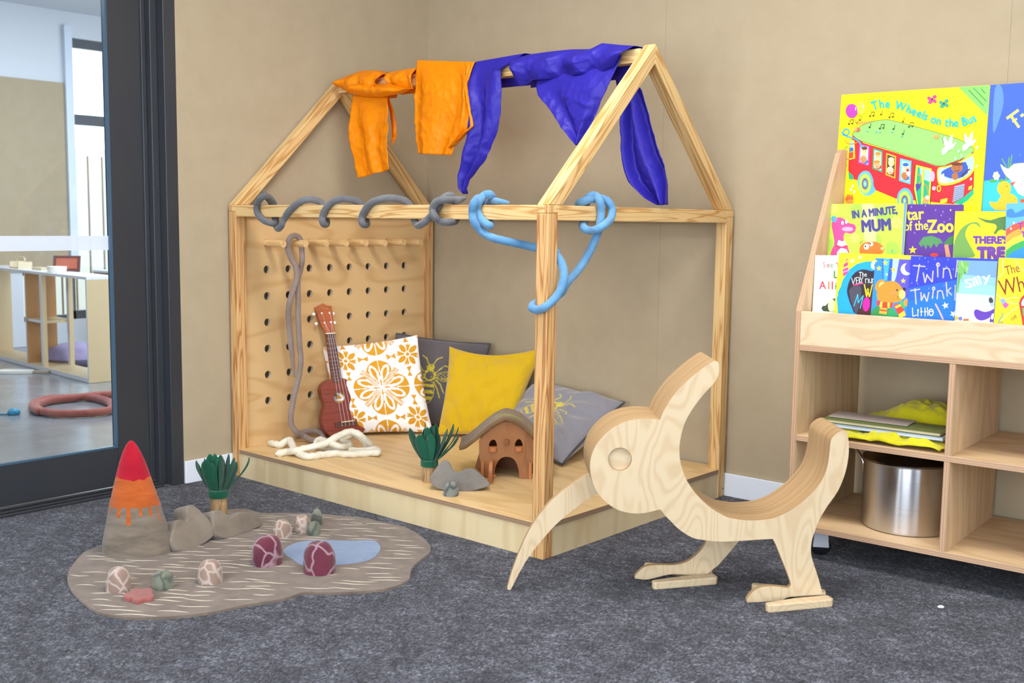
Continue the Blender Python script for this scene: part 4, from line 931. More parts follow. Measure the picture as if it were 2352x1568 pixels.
# ================================================================= kiwi seat
def kiwi():
    th = math.radians(42.4); d = V((math.cos(th), math.sin(th), 0)); n = V((math.sin(th), -math.cos(th), 0)); o = V((2.381,-1.05,0)); dk = n.dot(o); D = .206; PT = .018
    T = frame(o, d, (0,0,1))
    t = thing('kiwi_seat', 'plywood kiwi bird shaped child seat with a long curved beak standing on the carpet', 'seat', V((2.25,-1.06,0)))
    def L(pts, w=0.): return [((hit(a,b,n,dk+w)-o).dot(d), hit(a,b,n,dk+w).z) for a, b in pts]
    head_tail = zp('K','950,465 980,400 1040,310 1120,230 1200,165 1250,131 1272,122 1287,130 1294,152 1293,190 1280,228 1250,268 1200,322 1140,402 1092,490 1067,590 1065,680 1083,760 1120,840 1180,918 1250,980 1330,1025') + \
        zp('L','800,830 900,845 1000,843 1100,828 1200,785 1300,715 1380,640 1440,560 1475,470 1490,380 1500,290 1515,258 1540,233 1570,216 1597,211 1615,224 1628,300 1625,400 1600,520 1550,640 1480,740 1420,840 1385,930 1365,1000')
    leg = zp('L','1362,1080 1380,1150 1410,1240 1445,1368 1212,1385')
    toe = zp('L','1140,1410 910,1426 910,1400 940,1360 980,1328 1040,1312 1120,1312 1190,1322 1210,1312 1218,1290 1190,1210 1150,1110 1110,1010 1090,975')
    belly = zp('L','1000,980 850,990 720,995 620,985') + zp('K','1140,1150 1060,1100 1010,1050 980,1020 957,990 940,988 850,1008 770,1005 700,985 640,945 590,890 560,830 545,760 548,690 575,620 620,560 680,510 750,475 830,460 900,458')
    def sm(P, k=3):  # smooth curve but keep corners sharper than 50 degrees
        out = []; N = len(P)
        def corner(i):
            a, b, c = V(P[i-1]), V(P[i]), V(P[(i+1) % N]); u, v = (b-a), (c-b); return u.length < 1e-9 or v.length < 1e-9 or u.angle(v) > math.radians(48)
        for i in range(N):
            p1, p2 = V(P[i]), V(P[(i+1) % N]); p0 = 2*p1-p2 if corner(i) else V(P[i-1]); p3 = 2*p2-p1 if corner((i+1) % N) else V(P[(i+2) % N])
            for j in range(k):
                q = j/k; out.append(tuple(.5*((2*p1)+(p2-p0)*q+(2*p0-5*p1+4*p2-p3)*q*q+(3*p1-p0-3*p2+p3)*q**3)))
        return out
    near = [(x, max(y, .0)) for x, y in sm(L(head_tail+leg+toe+belly))]
    bodyP = sm(L(head_tail)+L(belly))
    ec = L(zp('K','718,694'))[0]; R = .0335
    eye = [(ec[0]+R*math.cos(k*math.pi/20), ec[1]+R*math.sin(k*math.pi/20)) for k in range(40)]
    mats = [BIRCH, KEDGE]
    MB().prism([near, eye], -PT, 0, 0, 1).build('side_panel', mats, t, T, bevel=.0025, smooth=32)
    MB().prism(eye, -PT, -.0135, 0, 1).build('eye', [LEDGEW, KEDGE], t, T)
    MB().prism(bodyP, -D+PT, -PT, 0, 1).build('seat_shell', mats, t, T, smooth=32)
    MB().prism(bodyP, -D, -D+PT, 0, 1).build('side_panel', mats, t, T, bevel=.0025, smooth=32)
    # far leg
    fl = L(zp('L','850,992 845,1000 630,1222 390,1222 210,1262 118,1255 118,1240 140,1213 180,1178 225,1163 300,1160 400,1160 480,1140 540,1100 590,1050 620,1000 640,984'), -D+PT)
    fl = [(x, max(0., y)) for x, y in fl]
    MB().prism(sm(fl), -D, -D+PT-.0004, 0, 1).build('leg', mats, t, T, bevel=.002, smooth=32)
    # beak on the middle plane
    bk_ = L(zp('K','560,770 535,775 450,830 350,905 270,990 200,1090 150,1190 110,1290 82,1370 64,1440 66,1450 75,1455 88,1445 130,1360 190,1260 260,1170 340,1080 420,1010 500,950 585,893 640,860'), -D/2+.012)
    bk_ = [(x, max(.001, y)) for x, y in bk_]
    MB().prism(sm(bk_), -D/2-.012, -D/2+.012, 0, 1).build('beak', mats, t, T, bevel=.002, smooth=32)
    # feet: splayed side toes
    f = atz(1757,1405); b = atz(1908,1392); v = (f-b); ln = v.length
    def toes(hx, w0, near_):
        # hx: heel position along d; toes splay forward by 14 degrees on both sides of the leg panel
        for s in (1, -1):
            a = th+math.pi+s*math.radians(14.5); dirv = V((math.cos(a), math.sin(a), 0)); sd = n*s
            wf = w0+(PT/2)*(1 if s > 0 else -1)
            h = o+d*hx+n*wf
            c = h; p = [(-.004,.0),(ln*.52,.0),(ln-.006,.012),(ln,.018),(ln,.033),(ln-.006,.038),(.006,.038),(-.004,.03)]
            Tt = frame(c, dirv, sd)
            if s > 0: m = MB().prism([(x, y) for x, y in p], 0, .024)
            else: m = MB().prism([(x, y) for x, y in p], -.024, 0)
            m.build('toe', [BIRCH, KEDGE], t, Tt, bevel=.004)
    hb = (b-o).dot(d)
    toes(hb-.004, -PT/2, True)
    f2 = atz(1641,1338); toes((f2-o).dot(d)-.004, -D+PT/2, False)
kiwi()
# ================================================================= book shelf on castors
AL = math.radians(2.554); SF = V((2.26,-.577,0)); EX = V((math.cos(AL), math.sin(AL), 0)); EY = V((-math.sin(AL), math.cos(AL), 0)); TS = frame(SF, EX, EY)
def sl(p): q = V(p)-SF; return V((q.dot(EX), q.dot(EY), q.z))
def sw(x, y, z): return SF+EX*x+EY*y+V((0,0,z))
shelf = thing('book_display_shelf', 'birch plywood mobile book display shelf with open compartments, on castors by the wall', 'bookshelf', sw(.5,.25,0))
SWd, SD, e = 1.0, .53, .018; ZB, ZM, ZL, ZU = .099, .389, .681, .806
def sp(name, mb, mat, **k): return mb.build(name, mat, shelf, TS, **k)
def sbox(name, a, b, mat=None, T=None, **k):
    return MB().box(a, b).build(name, mat, shelf, TS, **k)
def board(name, a, b, up='x', edge=None):
    # plywood board as a box whose grain runs along local x; lamination edge on the front face
    return None
prof = [(0,ZB),(0,ZU),(.262,1.316),(.285,1.33),(SD-.12,1.33),(SD-.1,1.31),(SD-.1,.72),(SD,.69),(SD,ZB)]
def side(x):
    # local frame: x = up, y = depth, z = thickness
    Tp = frame(sw(x, 0, 0), (0,0,1), EY)
    MB().prism([(z, y) for y, z in prof], -e, 0, 0, 1).build('side_panel', [SHELFW, plyedge('side_edge', '#c09c7c', '#a98567', '#73563f')] if 'se' not in MATS else MATS['se'], shelf, Tp, bevel=.0015)
MATS['se'] = [SHELFW, plyedge('side_edge', '#c9a686', '#b08d70', '#7a5c46')]
side(0); side(SWd-e)
MATS['sb'] = [SHELFW, plyedge('shelf_edge', '#c4a284', '#af8d70', '#84664f')]
def hboard(name, x0, x1, y0, y1, z0, z1): 
    MB().prism([(x0,y0),(x1,y0),(x1,y1),(x0,y1)], 0, z1-z0, 0, 1).build(name, MATS['sb'], shelf, frame(sw(0,0,z0), EX, EY), bevel=.001)
hboard('shelf_board', e, SWd-e, 0, SD, ZB, ZB+e); hboard('shelf_board', e, SWd-e, .0, SD, ZM, ZM+e); hboard('shelf_board', e, SWd-e, 0, SD, ZL, ZL+e)
XD = .486
for z0, z1 in ((ZB+e, ZM), (ZM+e, ZL)):
    MB().prism([(z0,0.001),(z1,0.001),(z1,SD-.02),(z0,SD-.02)], -e, 0, 0, 1).build('divider', MATS['se'], shelf, frame(sw(XD-.004, 0, 0), (0,0,1), EY), bevel=.001)
MB().box((e,0,ZL+e), (SWd-e,e,ZU)).build('front_ledge', LEDGEW, shelf, TS, bevel=.0015)
# stepped tiers
def tier(y, z0, z1): MB().box((e,y,z0), (SWd-e,y+.012,z1)).build('tier_ledge', SHELFW, shelf, TS)
tier(.132, ZL+e, .93); hboard('tier_board', e, SWd-e, .144, .26, .80, .812); tier(.262, .812, 1.085); hboard('tier_board', e, SWd-e, .274, .40, .98, .992)
MB().box((e,.41,.70), (SWd-e,.422,1.325)).build('back_panel', SHELFW, shelf, TS)
WHc = paint('#c9ccd4', .35); BLK = paint('#15151a', .45)
for x, y in ((.075,.10), (SWd-.075,.10), (.075,SD-.07), (SWd-.075,SD-.07)):
    r_ = .034; T = TS@Matrix.Translation((x, y, 0))@Matrix.Rotation(.5, 4, 'Z')
    c = MB().box((-.03,-.03,ZB-.004), (.03,.03,ZB-.0005)); c.prism([(-.026,.03),(.026,.03),(.02,ZB-.004),(-.02,ZB-.004)], -.024, -.019, fr=lambda u, v, w: V((u, w, v))); c.prism([(-.026,.03),(.026,.03),(.02,ZB-.004),(-.02,ZB-.004)], .019, .024, fr=lambda u, v, w: V((u, w, v)))
    ca = c.build('castor', WHc, shelf, T, bevel=.002)
    Tw = T@Matrix.Translation((0, 0, r_+.0008))@Matrix.Rotation(math.pi/2, 4, 'X')
    MB().lathe([(0,-.016),(r_-.006,-.016),(r_,-.011),(r_,.011),(r_-.006,.016),(0,.016)], 28, T=Matrix.Identity(4)).build('wheel', BLK, ca, Tw, smooth=50)
# ---- stock pot
pc_ = sl(atz(2047,1228,ZB+e)); PR = .139; pcx, pcy = pc_.x, pc_.y+PR-.004
pot = thing('stock_pot', 'large stainless steel stock pot with lid on the bottom shelf', 'pot', sw(pcx, pcy, ZB+e))
Tp = Matrix.Translation(sw(pcx, pcy, ZB+e+.0005))@Matrix.Rotation(AL, 4, 'Z'); PH = .218
MB().lathe([(0,0),(PR-.012,0),(PR-.004,.003),(PR,.011),(PR,PH-.004),(PR+.004,PH-.002),(PR+.005,PH),(PR+.002,PH+.002),(PR-.004,PH+.001),(PR-.004,.01),(0,.006)], 96).build('body', BRUSHED, pot, Tp, smooth=35)
lid = MB().lathe([(PR-.003,PH+.002),(PR+.003,PH+.0025),(PR+.004,PH+.006),(PR-.01,PH+.0085),(PR*.7,PH+.017),(PR*.35,PH+.0225),(0,PH+.0245)], 64).build('lid', metal('dark_steel', '#77706a', .12), pot, Tp, smooth=50)
kb = MB().tube(spline([(-.03,0,PH+.022),(-.028,0,PH+.036),(0,0,PH+.041),(.028,0,PH+.036),(.03,0,PH+.022)], 5), .0042, 10); kb.build('lid_handle', CHROME, lid, Tp, smooth=180)
for s in (-1, 1):
    T2 = Tp@Matrix.Rotation(math.radians(-18 if s < 0 else 22), 4, 'Z')
    h = MB(); pts = [V((s*(PR+.002),-.042,PH-.06)), V((s*(PR+.006),-.042,PH-.03)), V((s*(PR+.03),-.042,PH-.002)), V((s*(PR+.048),-.036,PH+.014)), V((s*(PR+.052),0,PH+.018)), V((s*(PR+.048),.036,PH+.014)), V((s*(PR+.03),.042,PH-.002)), V((s*(PR+.006),.042,PH-.03)), V((s*(PR+.002),.042,PH-.06))]
    h.tube(spline(pts, 5), .006, 10)
    for y in (-.042, .042):
        for z in (.03, .052): h.lathe([(0,0),(.0045,0),(.003,.004),(0,.005)], 10, T=Matrix.Translation((s*PR*math.cos(y/PR), y, PH-z))@Matrix.Rotation(s*math.pi/2, 4, 'Y'))
    h.build('side_handle', CHROME, pot, T2, smooth=60)
# ---- middle shelf: yellow cloths and flat books
YC = felt('cloth_yellow', '#d0ca22', '#bfb716', 20); zt = ZM+e
def heap(name, x0, x1, y0, y1, hmax, seed, label, prof_):
    NX, NY = 80, 50
    def fn(u, v):
        uu, vv = 2*u-1, 2*v-1; rr = 1+.10*noise.noise((math.atan2(vv, uu)*1.3, seed, 0))
        x = (x0+x1)/2+(x1-x0)/2*uu*rr; y = (y0+y1)/2+(y1-y0)/2*vv*rr
        k = max(0, 1-uu**4)*max(0, 1-vv**4)
        z = hmax*prof_(u, v)*(.25+.75*k**.6)+.016*k**.3*abs(noise.noise((x*30+seed, y*34, 2)))+.012*abs(noise.noise((x*14+y*26, y*10-x*9, seed)))
        return sw(x, y, zt+.0025+max(0, z))
    return tag(MB().grid(fn, NX, NY).build(name, YC, solid=-.002, smooth=180), label, 'cloth')
def bk_prof(u, v): return .2+.8*math.exp(-(max(0, .55-u)/.3)**2)*(1-.25*max(0, u-.6))
heap('folded_cloth', .10, .455, .26, .47, .088, 3, 'plump yellow folded cloth at the back of the middle shelf', bk_prof)
heap('crumpled_cloth', .085, .462, .016, .20, .030, 8, 'crumpled yellow cloth under the flat books on the middle shelf', lambda u, v: .5+.6*abs(math.sin(u*9))*(.4+.6*math.exp(-((u-.6)/.25)**2)))
def slab(name, x0, x1, y0, y1, z0, th_, mats, label, rot=0., tl=0.):
    t = thing(name, label, 'book', sw((x0+x1)/2, y0, zt+z0)); T = TS@Matrix.Translation(((x0+x1)/2, y0, zt+z0))@Matrix.Rotation(rot, 4, 'Z')@Matrix.Rotation(tl, 4, 'X'); w_ = (x1-x0)/2
    MB().box((-w_+.002,.002,.0015), (w_-.002,y1-y0-.002,th_-.0015)).build('pages', mats[0], t, T)
    for z in (0, th_-.0015): MB().box((-w_,0,z), (w_,y1-y0,z+.0015)).build('cover', mats[1], t, T)
    return t, T, w_
slab('flat_book', .088, .462, .05, .165, .032, .011, [paint('#c3ccd8', .4), paint('#8d99a8', .35)], 'flat grey edged book lying on the crumpled yellow cloth', tl=math.radians(.6))
t, T, w_ = slab('flat_book', .082, .452, .055, .17, .0442, .010, [paint('#cdbf9a', .5), paint('#66713f', .4)], 'flat book with a green and brown cover on top of the grey edged book', tl=math.radians(2.4))
c = MB(); rnd = random.Random(5)
for i in range(16):
    x = -w_+.01+i*.0225; c.box((x,.004+rnd.uniform(0,.02),.0091), (x+.018,.04+rnd.uniform(0,.03),.0096), i % 3)
c.build('cover_print', [paint('#9a8360', .5), paint('#3f6b35', .5), paint('#c4a35a', .5)], t, T)
sheet_ = MB().box((-.175,0,0), (.08,.09,.0012)); tag(sheet_.build('paper_sheet', paint('#a69a94', .5), None, TS@Matrix.Translation((.262,.085,zt+.0575))@Matrix.Rotation(math.radians(3.4), 4, 'X')), 'grey sheet lying on the topmost flat book', 'sheet')
# ================================================================= picture books
def text_tris(body, off=0., shear=0., sp=1.):
    cu = bpy.data.curves.new('lettering', 'FONT'); cu.body = body; cu.size = 1.; cu.offset = off; cu.shear = shear; cu.space_character = sp; cu.resolution_u = 3
    ob = bpy.data.objects.new('lettering', cu); COL.objects.link(ob)
    dg = bpy.context.evaluated_depsgraph_get(); me = bpy.data.meshes.new_from_object(ob.evaluated_get(dg))
    v = [(p.co.x, p.co.y) for p in me.vertices]; f = [tuple(p.vertices) for p in me.polygons]
    COL.objects.unlink(ob); bpy.data.objects.remove(ob); bpy.data.curves.remove(cu); bpy.data.meshes.remove(me); return v, f
class Cover:
    """a standing book: plane y=ypl (shelf frame) at height z0, leaning back; art traced in crop coordinates lies on that plane"""
    def __init__(s, label, quad, ypl, zref, lean=5., thick=.008, zc='6', base='#ffffff', name='picture_book', spine=None):
        s.n = (-EY*math.cos(math.radians(lean)) + V((0,0,math.sin(math.radians(lean))))).normalized(); s.o = sw(0, ypl, zref); s.d = s.n.dot(s.o)
        up = V((0,0,1)); up = (up-s.n*up.dot(s.n)).normalized(); s.ux = up.cross(s.n); s.up = up
        s.zc = zc; q = [s.pl(p) for p in (zp(zc, quad) if isinstance(quad, str) else quad)]; s.quad = q; s.k = 0; s.mb = MB(); s.mats = [ink(base)]; s.mi = {base: 0}; s.label, s.thick, s.name = label, thick, name
        c = sum((V(p) for p in q), V((0,0)))/len(q); s.c = s.o+s.ux*c.x+s.up*c.y
        s.T = frame(s.o, s.ux, s.up)
        s.mb.prism(q, -.0012, 0)
    def pl(s, p): h = hit(p[0], p[1], s.n, s.d)-s.o; return (h.dot(s.ux), h.dot(s.up))
    def m(s, c):
        if c not in s.mi: s.mi[c] = len(s.mats); s.mats.append(ink(c))
        return s.mi[c]
    def P(s, c, pts, z=None, smooth=0):
        L = zp(z or s.zc, pts) if isinstance(pts, str) else pts
        if smooth: L = spline2(L, smooth)
        L = [s.clip(s.pl(p)) for p in L]; s.k += 1
        s.mb.flat([V((u, v, .00012+s.k*.000022)) for u, v in L], s.m(c)); return s
    def clip(s, p):
        # keep the print inside the cover
        q = s.quad; u, v = p
        for i in range(len(q)):
            a, b = V(q[i]), V(q[(i+1) % len(q)]); e_ = (b-a).normalized(); nrm = V((e_.y, -e_.x)); dd = (V((u, v))-a).dot(nrm)
            if s.cw(): dd = -dd; nrm = -nrm
            if dd > -.0004: u, v = u-nrm.x*(dd+.0004), v-nrm.y*(dd+.0004)
        return (u, v)
    def cw(s): q = s.quad; return sum(q[i-1][0]*q[i][1]-q[i][0]*q[i-1][1] for i in range(len(q))) < 0
    def E(s, c, cx, cy, a, b=None, rot=0., z=None, n=22):
        b = a if b is None else b; L = []
        for k in range(n):
            t = 2*math.pi*k/n; x, y = a*math.cos(t), b*math.sin(t); r_ = math.radians(rot); L.append((cx+x*math.cos(r_)-y*math.sin(r_), cy+x*math.sin(r_)+y*math.cos(r_)))
        o = ZO[z or s.zc]; return s.P(c, [(o[0]+x/o[2], o[1]+y/o[2]) for x, y in L])
    def S(s, c, w, pts, z=None, smooth=0, closed=False):
        o = ZO[z or s.zc]; L = zp(z or s.zc, pts) if isinstance(pts, str) else pts
        if smooth: L = spline2(L, smooth, closed)
        w = w/o[2]/2; s.k += 1; mm = s.m(c); zz = .00012+s.k*.000022; N = len(L)
        if closed: L = L+[L[0]]; N += 1
        A, B = [], []
        for i in range(N):
            a, b = L[max(i-1, 0)], L[min(i+1, N-1)]
            if closed and i in (0, N-1): a, b = L[-2], L[1]
            dx, dy = b[0]-a[0], b[1]-a[1]; l = math.hypot(dx, dy) or 1; nx, ny = -dy/l*w, dx/l*w
            A.append(s.clip(s.pl((L[i][0]+nx, L[i][1]+ny)))); B.append(s.clip(s.pl((L[i][0]-nx, L[i][1]-ny))))
        s.mb.add([V((u, v, zz)) for u, v in A+B], [(i, i+1, N+i+1, N+i) for i in range(N-1)], mm)
        return s
    def W(s, c, pts_list, w, z=None):
        for p in pts_list: s.S(c, w, p, z)
        return s
    def Tx(s, c, body, x, y, h, z=None, rot=0., off=.01, wid=1., shear=0., sp=1.):
        # x,y = baseline start, h = capital height, all in crop units; rot in degrees (anticlockwise on the picture)
        v, f = text_tris(body, 0., shear, sp); o = ZO[z or s.zc]; k = h/.69; s.k += 1; zz = .00012+s.k*.000022; cr, sr = math.cos(math.radians(-rot)), math.sin(math.radians(-rot)); out = []
        for a, b in v:
            a, b = a*k*wid, -b*k; out.append(s.clip(s.pl((o[0]+(x+a*cr-b*sr)/o[2], o[1]+(y+a*sr+b*cr)/o[2]))))
        for dx, dy in (((0,0),(1,0),(-1,0),(0,1),(0,-1),(.7,.7),(-.7,.7),(.7,-.7),(-.7,-.7)) if off > 0 else ((0,0),)):
            q = off*k/o[2]*1.5; o2 = s.pl((o[0]+x/o[2]+dx*q, o[1]+y/o[2]+dy*q)); o1 = s.pl((o[0]+x/o[2], o[1]+y/o[2])); s.k += .15
            s.mb.add([V((*s.clip((u+o2[0]-o1[0], w_+o2[1]-o1[1])), .00012+s.k*.000022)) for u, w_ in out], f, s.m(c))
        return s
    def arc(s, c, body, path, h, z, off=.02, wid=1.):
        o = ZO[z]; L = [tuple(map(float, q.split(','))) for q in path.split()]; L = [(p.x, p.y) for p in spline([V((a, b, 0)) for a, b in L], 8)]
        dd = [0.]
        for i in range(1, len(L)): dd.append(dd[-1]+math.hypot(L[i][0]-L[i-1][0], L[i][1]-L[i-1][1]))
        gl = []; tot = 0.
        for ch in body:
            if ch == ' ': gl.append((None, None, .3)); tot += .3; continue
            v, f = text_tris(ch, off*.5); x0 = min(p[0] for p in v); x1 = max(p[0] for p in v); gl.append(([(a-x0, b) for a, b in v], f, x1-x0+.07)); tot += x1-x0+.07
        k = dd[-1]/tot; pos = 0.; kv = h/.69
        for v, f, w_ in gl:
            if v:
                t = (pos+w_/2)*k; i = max(1, next((j for j in range(len(dd)) if dd[j] >= t), len(dd)-1)); q = (t-dd[i-1])/max(1e-9, dd[i]-dd[i-1])
                x = L[i-1][0]+(L[i][0]-L[i-1][0])*q; y = L[i-1][1]+(L[i][1]-L[i-1][1])*q; a = math.atan2(L[i][1]-L[i-1][1], L[i][0]-L[i-1][0]); out = []
                for (u, b) in v:
                    u, b = (u-(w_-.07)/2)*k, -b*kv; out.append(s.clip(s.pl((o[0]+(x+u*math.cos(a)-b*math.sin(a))/o[2], o[1]+(y+u*math.sin(a)+b*math.cos(a))/o[2]))))
                s.k += 1; s.mb.add([V((p, r, .00012+s.k*.000022)) for p, r in out], f, s.m(c))
            pos += w_
        return s
    def done(s, pages='#efece4', spine=None):
        t = thing(s.name, s.label, 'book', s.c)
        s.mb.build('front_cover', s.mats, t, s.T)
        c = V((sum(p[0] for p in s.quad)/len(s.quad), sum(p[1] for p in s.quad)/len(s.quad))); ins = [tuple(c+(V(p)-c)*.985) for p in s.quad]
        MB().prism(ins, -s.thick+.0012, -.00121).build('pages', paint(pages, .7), t, s.T)
        MB().prism(s.quad, -s.thick, -s.thick+.00119).build('back_cover', ink(spine or '#dddddd'), t, s.T); return t
Y1, Y2, Y3 = .05, .178, .306
def star(c, cx, cy, r, col, z=None, rot=-90, k=.42):
    o = ZO[z or c.zc]; L = []
    for i in range(10):
        q = r if i % 2 == 0 else r*k; a = math.radians(rot+36*i); L.append((o[0]+(cx+q*math.cos(a))/o[2], o[1]+(cy+q*math.sin(a))/o[2]))
    return c.P(col, L)
# --- tier 3: big books
K = '#2a2420'
b = Cover('big yellow picture book with a red bus on its cover, on the top tier', 'P0'[:0] or '522,226 1840,138 1858,150 1776,1300 440,1300', Y3, .99, 3., .010, '5', '#ffe600')
b.P('#7fc35f', '1572,152 1840,139 1856,150 1836,418')
for q in ('1665,182 1800,325', '1710,165 1825,285', '1778,172 1815,215'): b.S('#4a8a58', 9, q)
b.P('#f5a23c', '640,470 830,455 760,490 680,500')
RED, GRN = '#e2222e', '#8fcf6a'
b.P(RED, '625,575 720,660 1000,745 1380,870 1420,850 1712,740 1716,880 1712,1060 1660,1150 1530,1210 1010,1160 820,1080 660,995 600,975 582,900 590,700')
b.P('#12a878', '583,915 590,985 632,990 625,955'); b.P('#12b07c', '1530,1200 1620,1150 1690,1090 1712,1065 1710,1120 1660,1175 1600,1215')
b.P(GRN, '622,575 690,510 790,470 920,450 1010,465 1250,530 1560,620 1690,690 1708,735 1640,790 1500,840 1390,868 1100,770 780,668 690,640 635,602', smooth=2)
b.S(K, 4, '622,575 690,510 790,470 920,450 1010,465 1250,530 1560,620 1690,690 1708,735 1640,790 1500,840 1390,868 1100,770 780,668 690,640 635,602', smooth=2, closed=True)
for cx, cy in ((735,1025), (1092,1180)):
    b.P('#5aa9dc', [(1800+(cx+dx)/3.92, 160+(cy+dy)/3.92) for dx, dy in ((-70,0),(-60,-70),(-25,-108),(5,-115),(40,-100),(70,-40),(75,20),(92,60),(60,95),(10,110),(-40,80))], smooth=3)
    for c_, a, bb in (('#8fc56a',58,96),('#ffe23c',46,78),('#6fbb6a',36,62),('#8a2a70',27,48),('#35b6ea',18,33),('#ffe23c',7,14)): b.E(c_, cx-2, cy+2, a, bb)
fr_ = (('#b04aa0','683,668 775,685 768,868 672,838'), ('#2f9a62','808,706 892,732 888,926 800,890'), ('#e8a818','925,748 1014,778 1006,982 918,948'), ('#4cc0e8','1050,798 1152,822 1142,1032 1040,1000'))
sk = (('#f0c090','#c98a58'), ('#f5b98a','#f0a878'), ('#e8cf94','#eec0a4'), ('#f2c79a','#b9743e'))
for i, (c_, q) in enumerate(fr_):
    L = zp('5', q); cx = sum(p[0] for p in L)/4; cy = sum(p[1] for p in L)/4; b.P(c_, L); L2 = [(cx+(x-cx)*.76, cy+(y-cy)*.86) for x, y in L]; b.P('#a9d3ee' if i != 2 else '#4a4038', L2)
    o = ZO['5']; ux, uy = (cx-o[0])*o[2], (cy-o[1])*o[2]
    b.E('#3566c0' if i in (0, 3) else '#e83a2a', ux+6, uy+62, 30, 22); b.E(sk[i][0], ux+4, uy-28, 27, 36); b.E(sk[i][1], ux-6, uy+42, 31, 34)
    b.E(('#6a3a24','#f58a2c','#efdfae','#2f5fc4')[i], ux+4, uy-58, 27, 16)
    if i == 1: b.E('#f58a2c', ux-6, uy+16, 30, 14)
    if i == 3: b.E('#e02030', ux+22, uy-8, 13, 15); b.E('#ffffff', ux+28, uy+22, 18, 18)
    for dx, dy in ((-6,-32), (14,-30), (-14,40), (4,40)): b.E(K, ux+dx, uy+dy, 3)
    b.S('#c8323a', 5, [(o[0]+(ux+x)/o[2], o[1]+(uy+y)/o[2]) for x, y in ((-16,56),(-6,62),(6,56))])
b.P('#e8c81c', '600,620 640,640 645,800 590,812'); b.P('#8fc4ea', '602,640 630,650 632,720 596,725'); b.P('#2f62c0', '598,700 630,705 628,735 594,740'); b.P('#e0402c', '590,745 630,740 626,795 588,800')
b.S('#3a8a4a', 6, '580,690 545,720 527,770 535,830 575,865', smooth=3); b.S('#a050a8', 6, '528,760 555,790 590,810', smooth=3)
b.P('#2a2a2a', '1185,850 1340,890 1320,1230 1200,1230 1172,1080'); b.P('#f5dc28', '1192,856 1336,892 1316,1220 1205,1220 1176,1075'); b.P('#19a878', '1208,875 1250,886 1238,1215 1212,1215 1192,1075'); b.P('#19a878', '1270,892 1320,905 1305,1215 1252,1215'); b.P('#9fc6ea', '1272,892 1322,906 1316,1010 1268,990'); b.P('#9fc6ea', '1228,880 1250,886 1245,965 1228,930')
b.P('#4a3a98', '1188,1030 1242,1020 1230,1065 1195,1100'); b.S('#d9863a', 9, '1222,1030 1240,975 1230,942 1215,955', smooth=3); b.S('#e07a30', 9, '1265,1025 1295,1060 1305,1140 1290,1200', smooth=3); b.E('#d59a58', 1282,1175, 28, 34); b.E('#f1e6dc', 1295,1150, 18, 18)
b.P('#f5dc28', '1395,880 1470,868 1600,820 1716,748 1716,905 1640,985 1520,1035 1420,1042 1390,1010 1382,940', smooth=2); b.P('#a9cdf0', '1408,890 1480,880 1600,838 1704,775 1706,895 1630,965 1510,1015 1425,1022 1402,990 1396,935', smooth=2); b.P('#3454b0', '1420,925 1480,885 1560,855 1640,830 1660,930 1560,985 1450,960', smooth=2)
b.E('#a9663a', 1562,885, 52, 40); b.E('#a9663a', 1545,960, 30, 34); b.E('#6a3418', 1560,850, 54, 16); b.E('#ffffff', 1428,985, 30, 28); b.E('#ffffff', 1462,1000, 24, 18); b.E('#ffd8d8', 1440,955, 8, 22); b.E(K, 1545,885, 4); b.E(K, 1580,880, 4); b.S(K, 5, '1540,905 1562,914 1588,900'); b.S('#4a2c20', 12, '1600,960 1660,905 1680,900', smooth=2)
b.P('#9aa8c4', '1540,1050 1632,1028 1620,1150 1522,1195')
for i in range(7): b.S('#3b4a66', 4, '%d,%d %d,%d' % (1536-i*2, 1068+i*18, 1628-i, 1046+i*16))
b.P('#ffe030', '1415,1170 1478,1155 1472,1195 1410,1205'); b.P('#ffe030', '1668,1055 1700,1040 1696,1075 1664,1086'); b.E('#c6a6d8', 1342,960, 21, 48); b.E('#c6a6d8', 1355,1068, 18, 20); b.E('#e8c828', 1400,1070, 20, 32); b.E(RED, 1400,1070, 10, 20)
def bird(dx, dy, f):
    o = ZO['5']; q = lambda s_: [(o[0]+(x*f+dx)/o[2], o[1]+(y*f+dy)/o[2]) for x, y in (tuple(map(float, t.split(','))) for t in s_.split())]
    b.P('#ffffff', q('0,95 20,70 60,60 100,35 130,20 120,50 95,80 60,95 40,120 5,135'), smooth=2); b.P('#ffffff', q('45,75 18,40 10,-10 20,-40 45,0 75,45')); b.P('#f2e4e8', q('70,55 62,10 75,-25 95,-55 100,-10 92,45')); b.S(K, 4, q('18,38 10,-10 20,-40'))
    b.E(K, dx+112*f, dy+30*f, 3)
bird(1425, 632, 1.); bird(1612, 605, .95)
b.E('#b23aa8', 615,372, 54, 64); b.E('#c9dc3c', 698,345, 42, 62); b.E('#b23aa8', 615,372, 52, 64); b.E('#ffffff', 650,352, 4, 16); b.E('#ffffff', 718,330, 5, 16); b.S(K, 3, '635,437 655,480 668,505 650,520'); b.S(K, 3, '690,405 668,470 660,490')
b.E('#c8643c', 668,540, 24, 20); b.E('#e8a070', 650,535, 14, 16); b.E('#e39a58', 1375,605, 28, 16); b.S('#e39a58', 6, '1392,600 1402,570')
b.S('#35a6e0', 12, '525,560 545,590 585,580 588,545 560,535 540,560 560,595 640,620 690,660 705,700', smooth=3); b.S('#f08a2c', 8, '552,632 575,662 620,668 670,655', smooth=3)
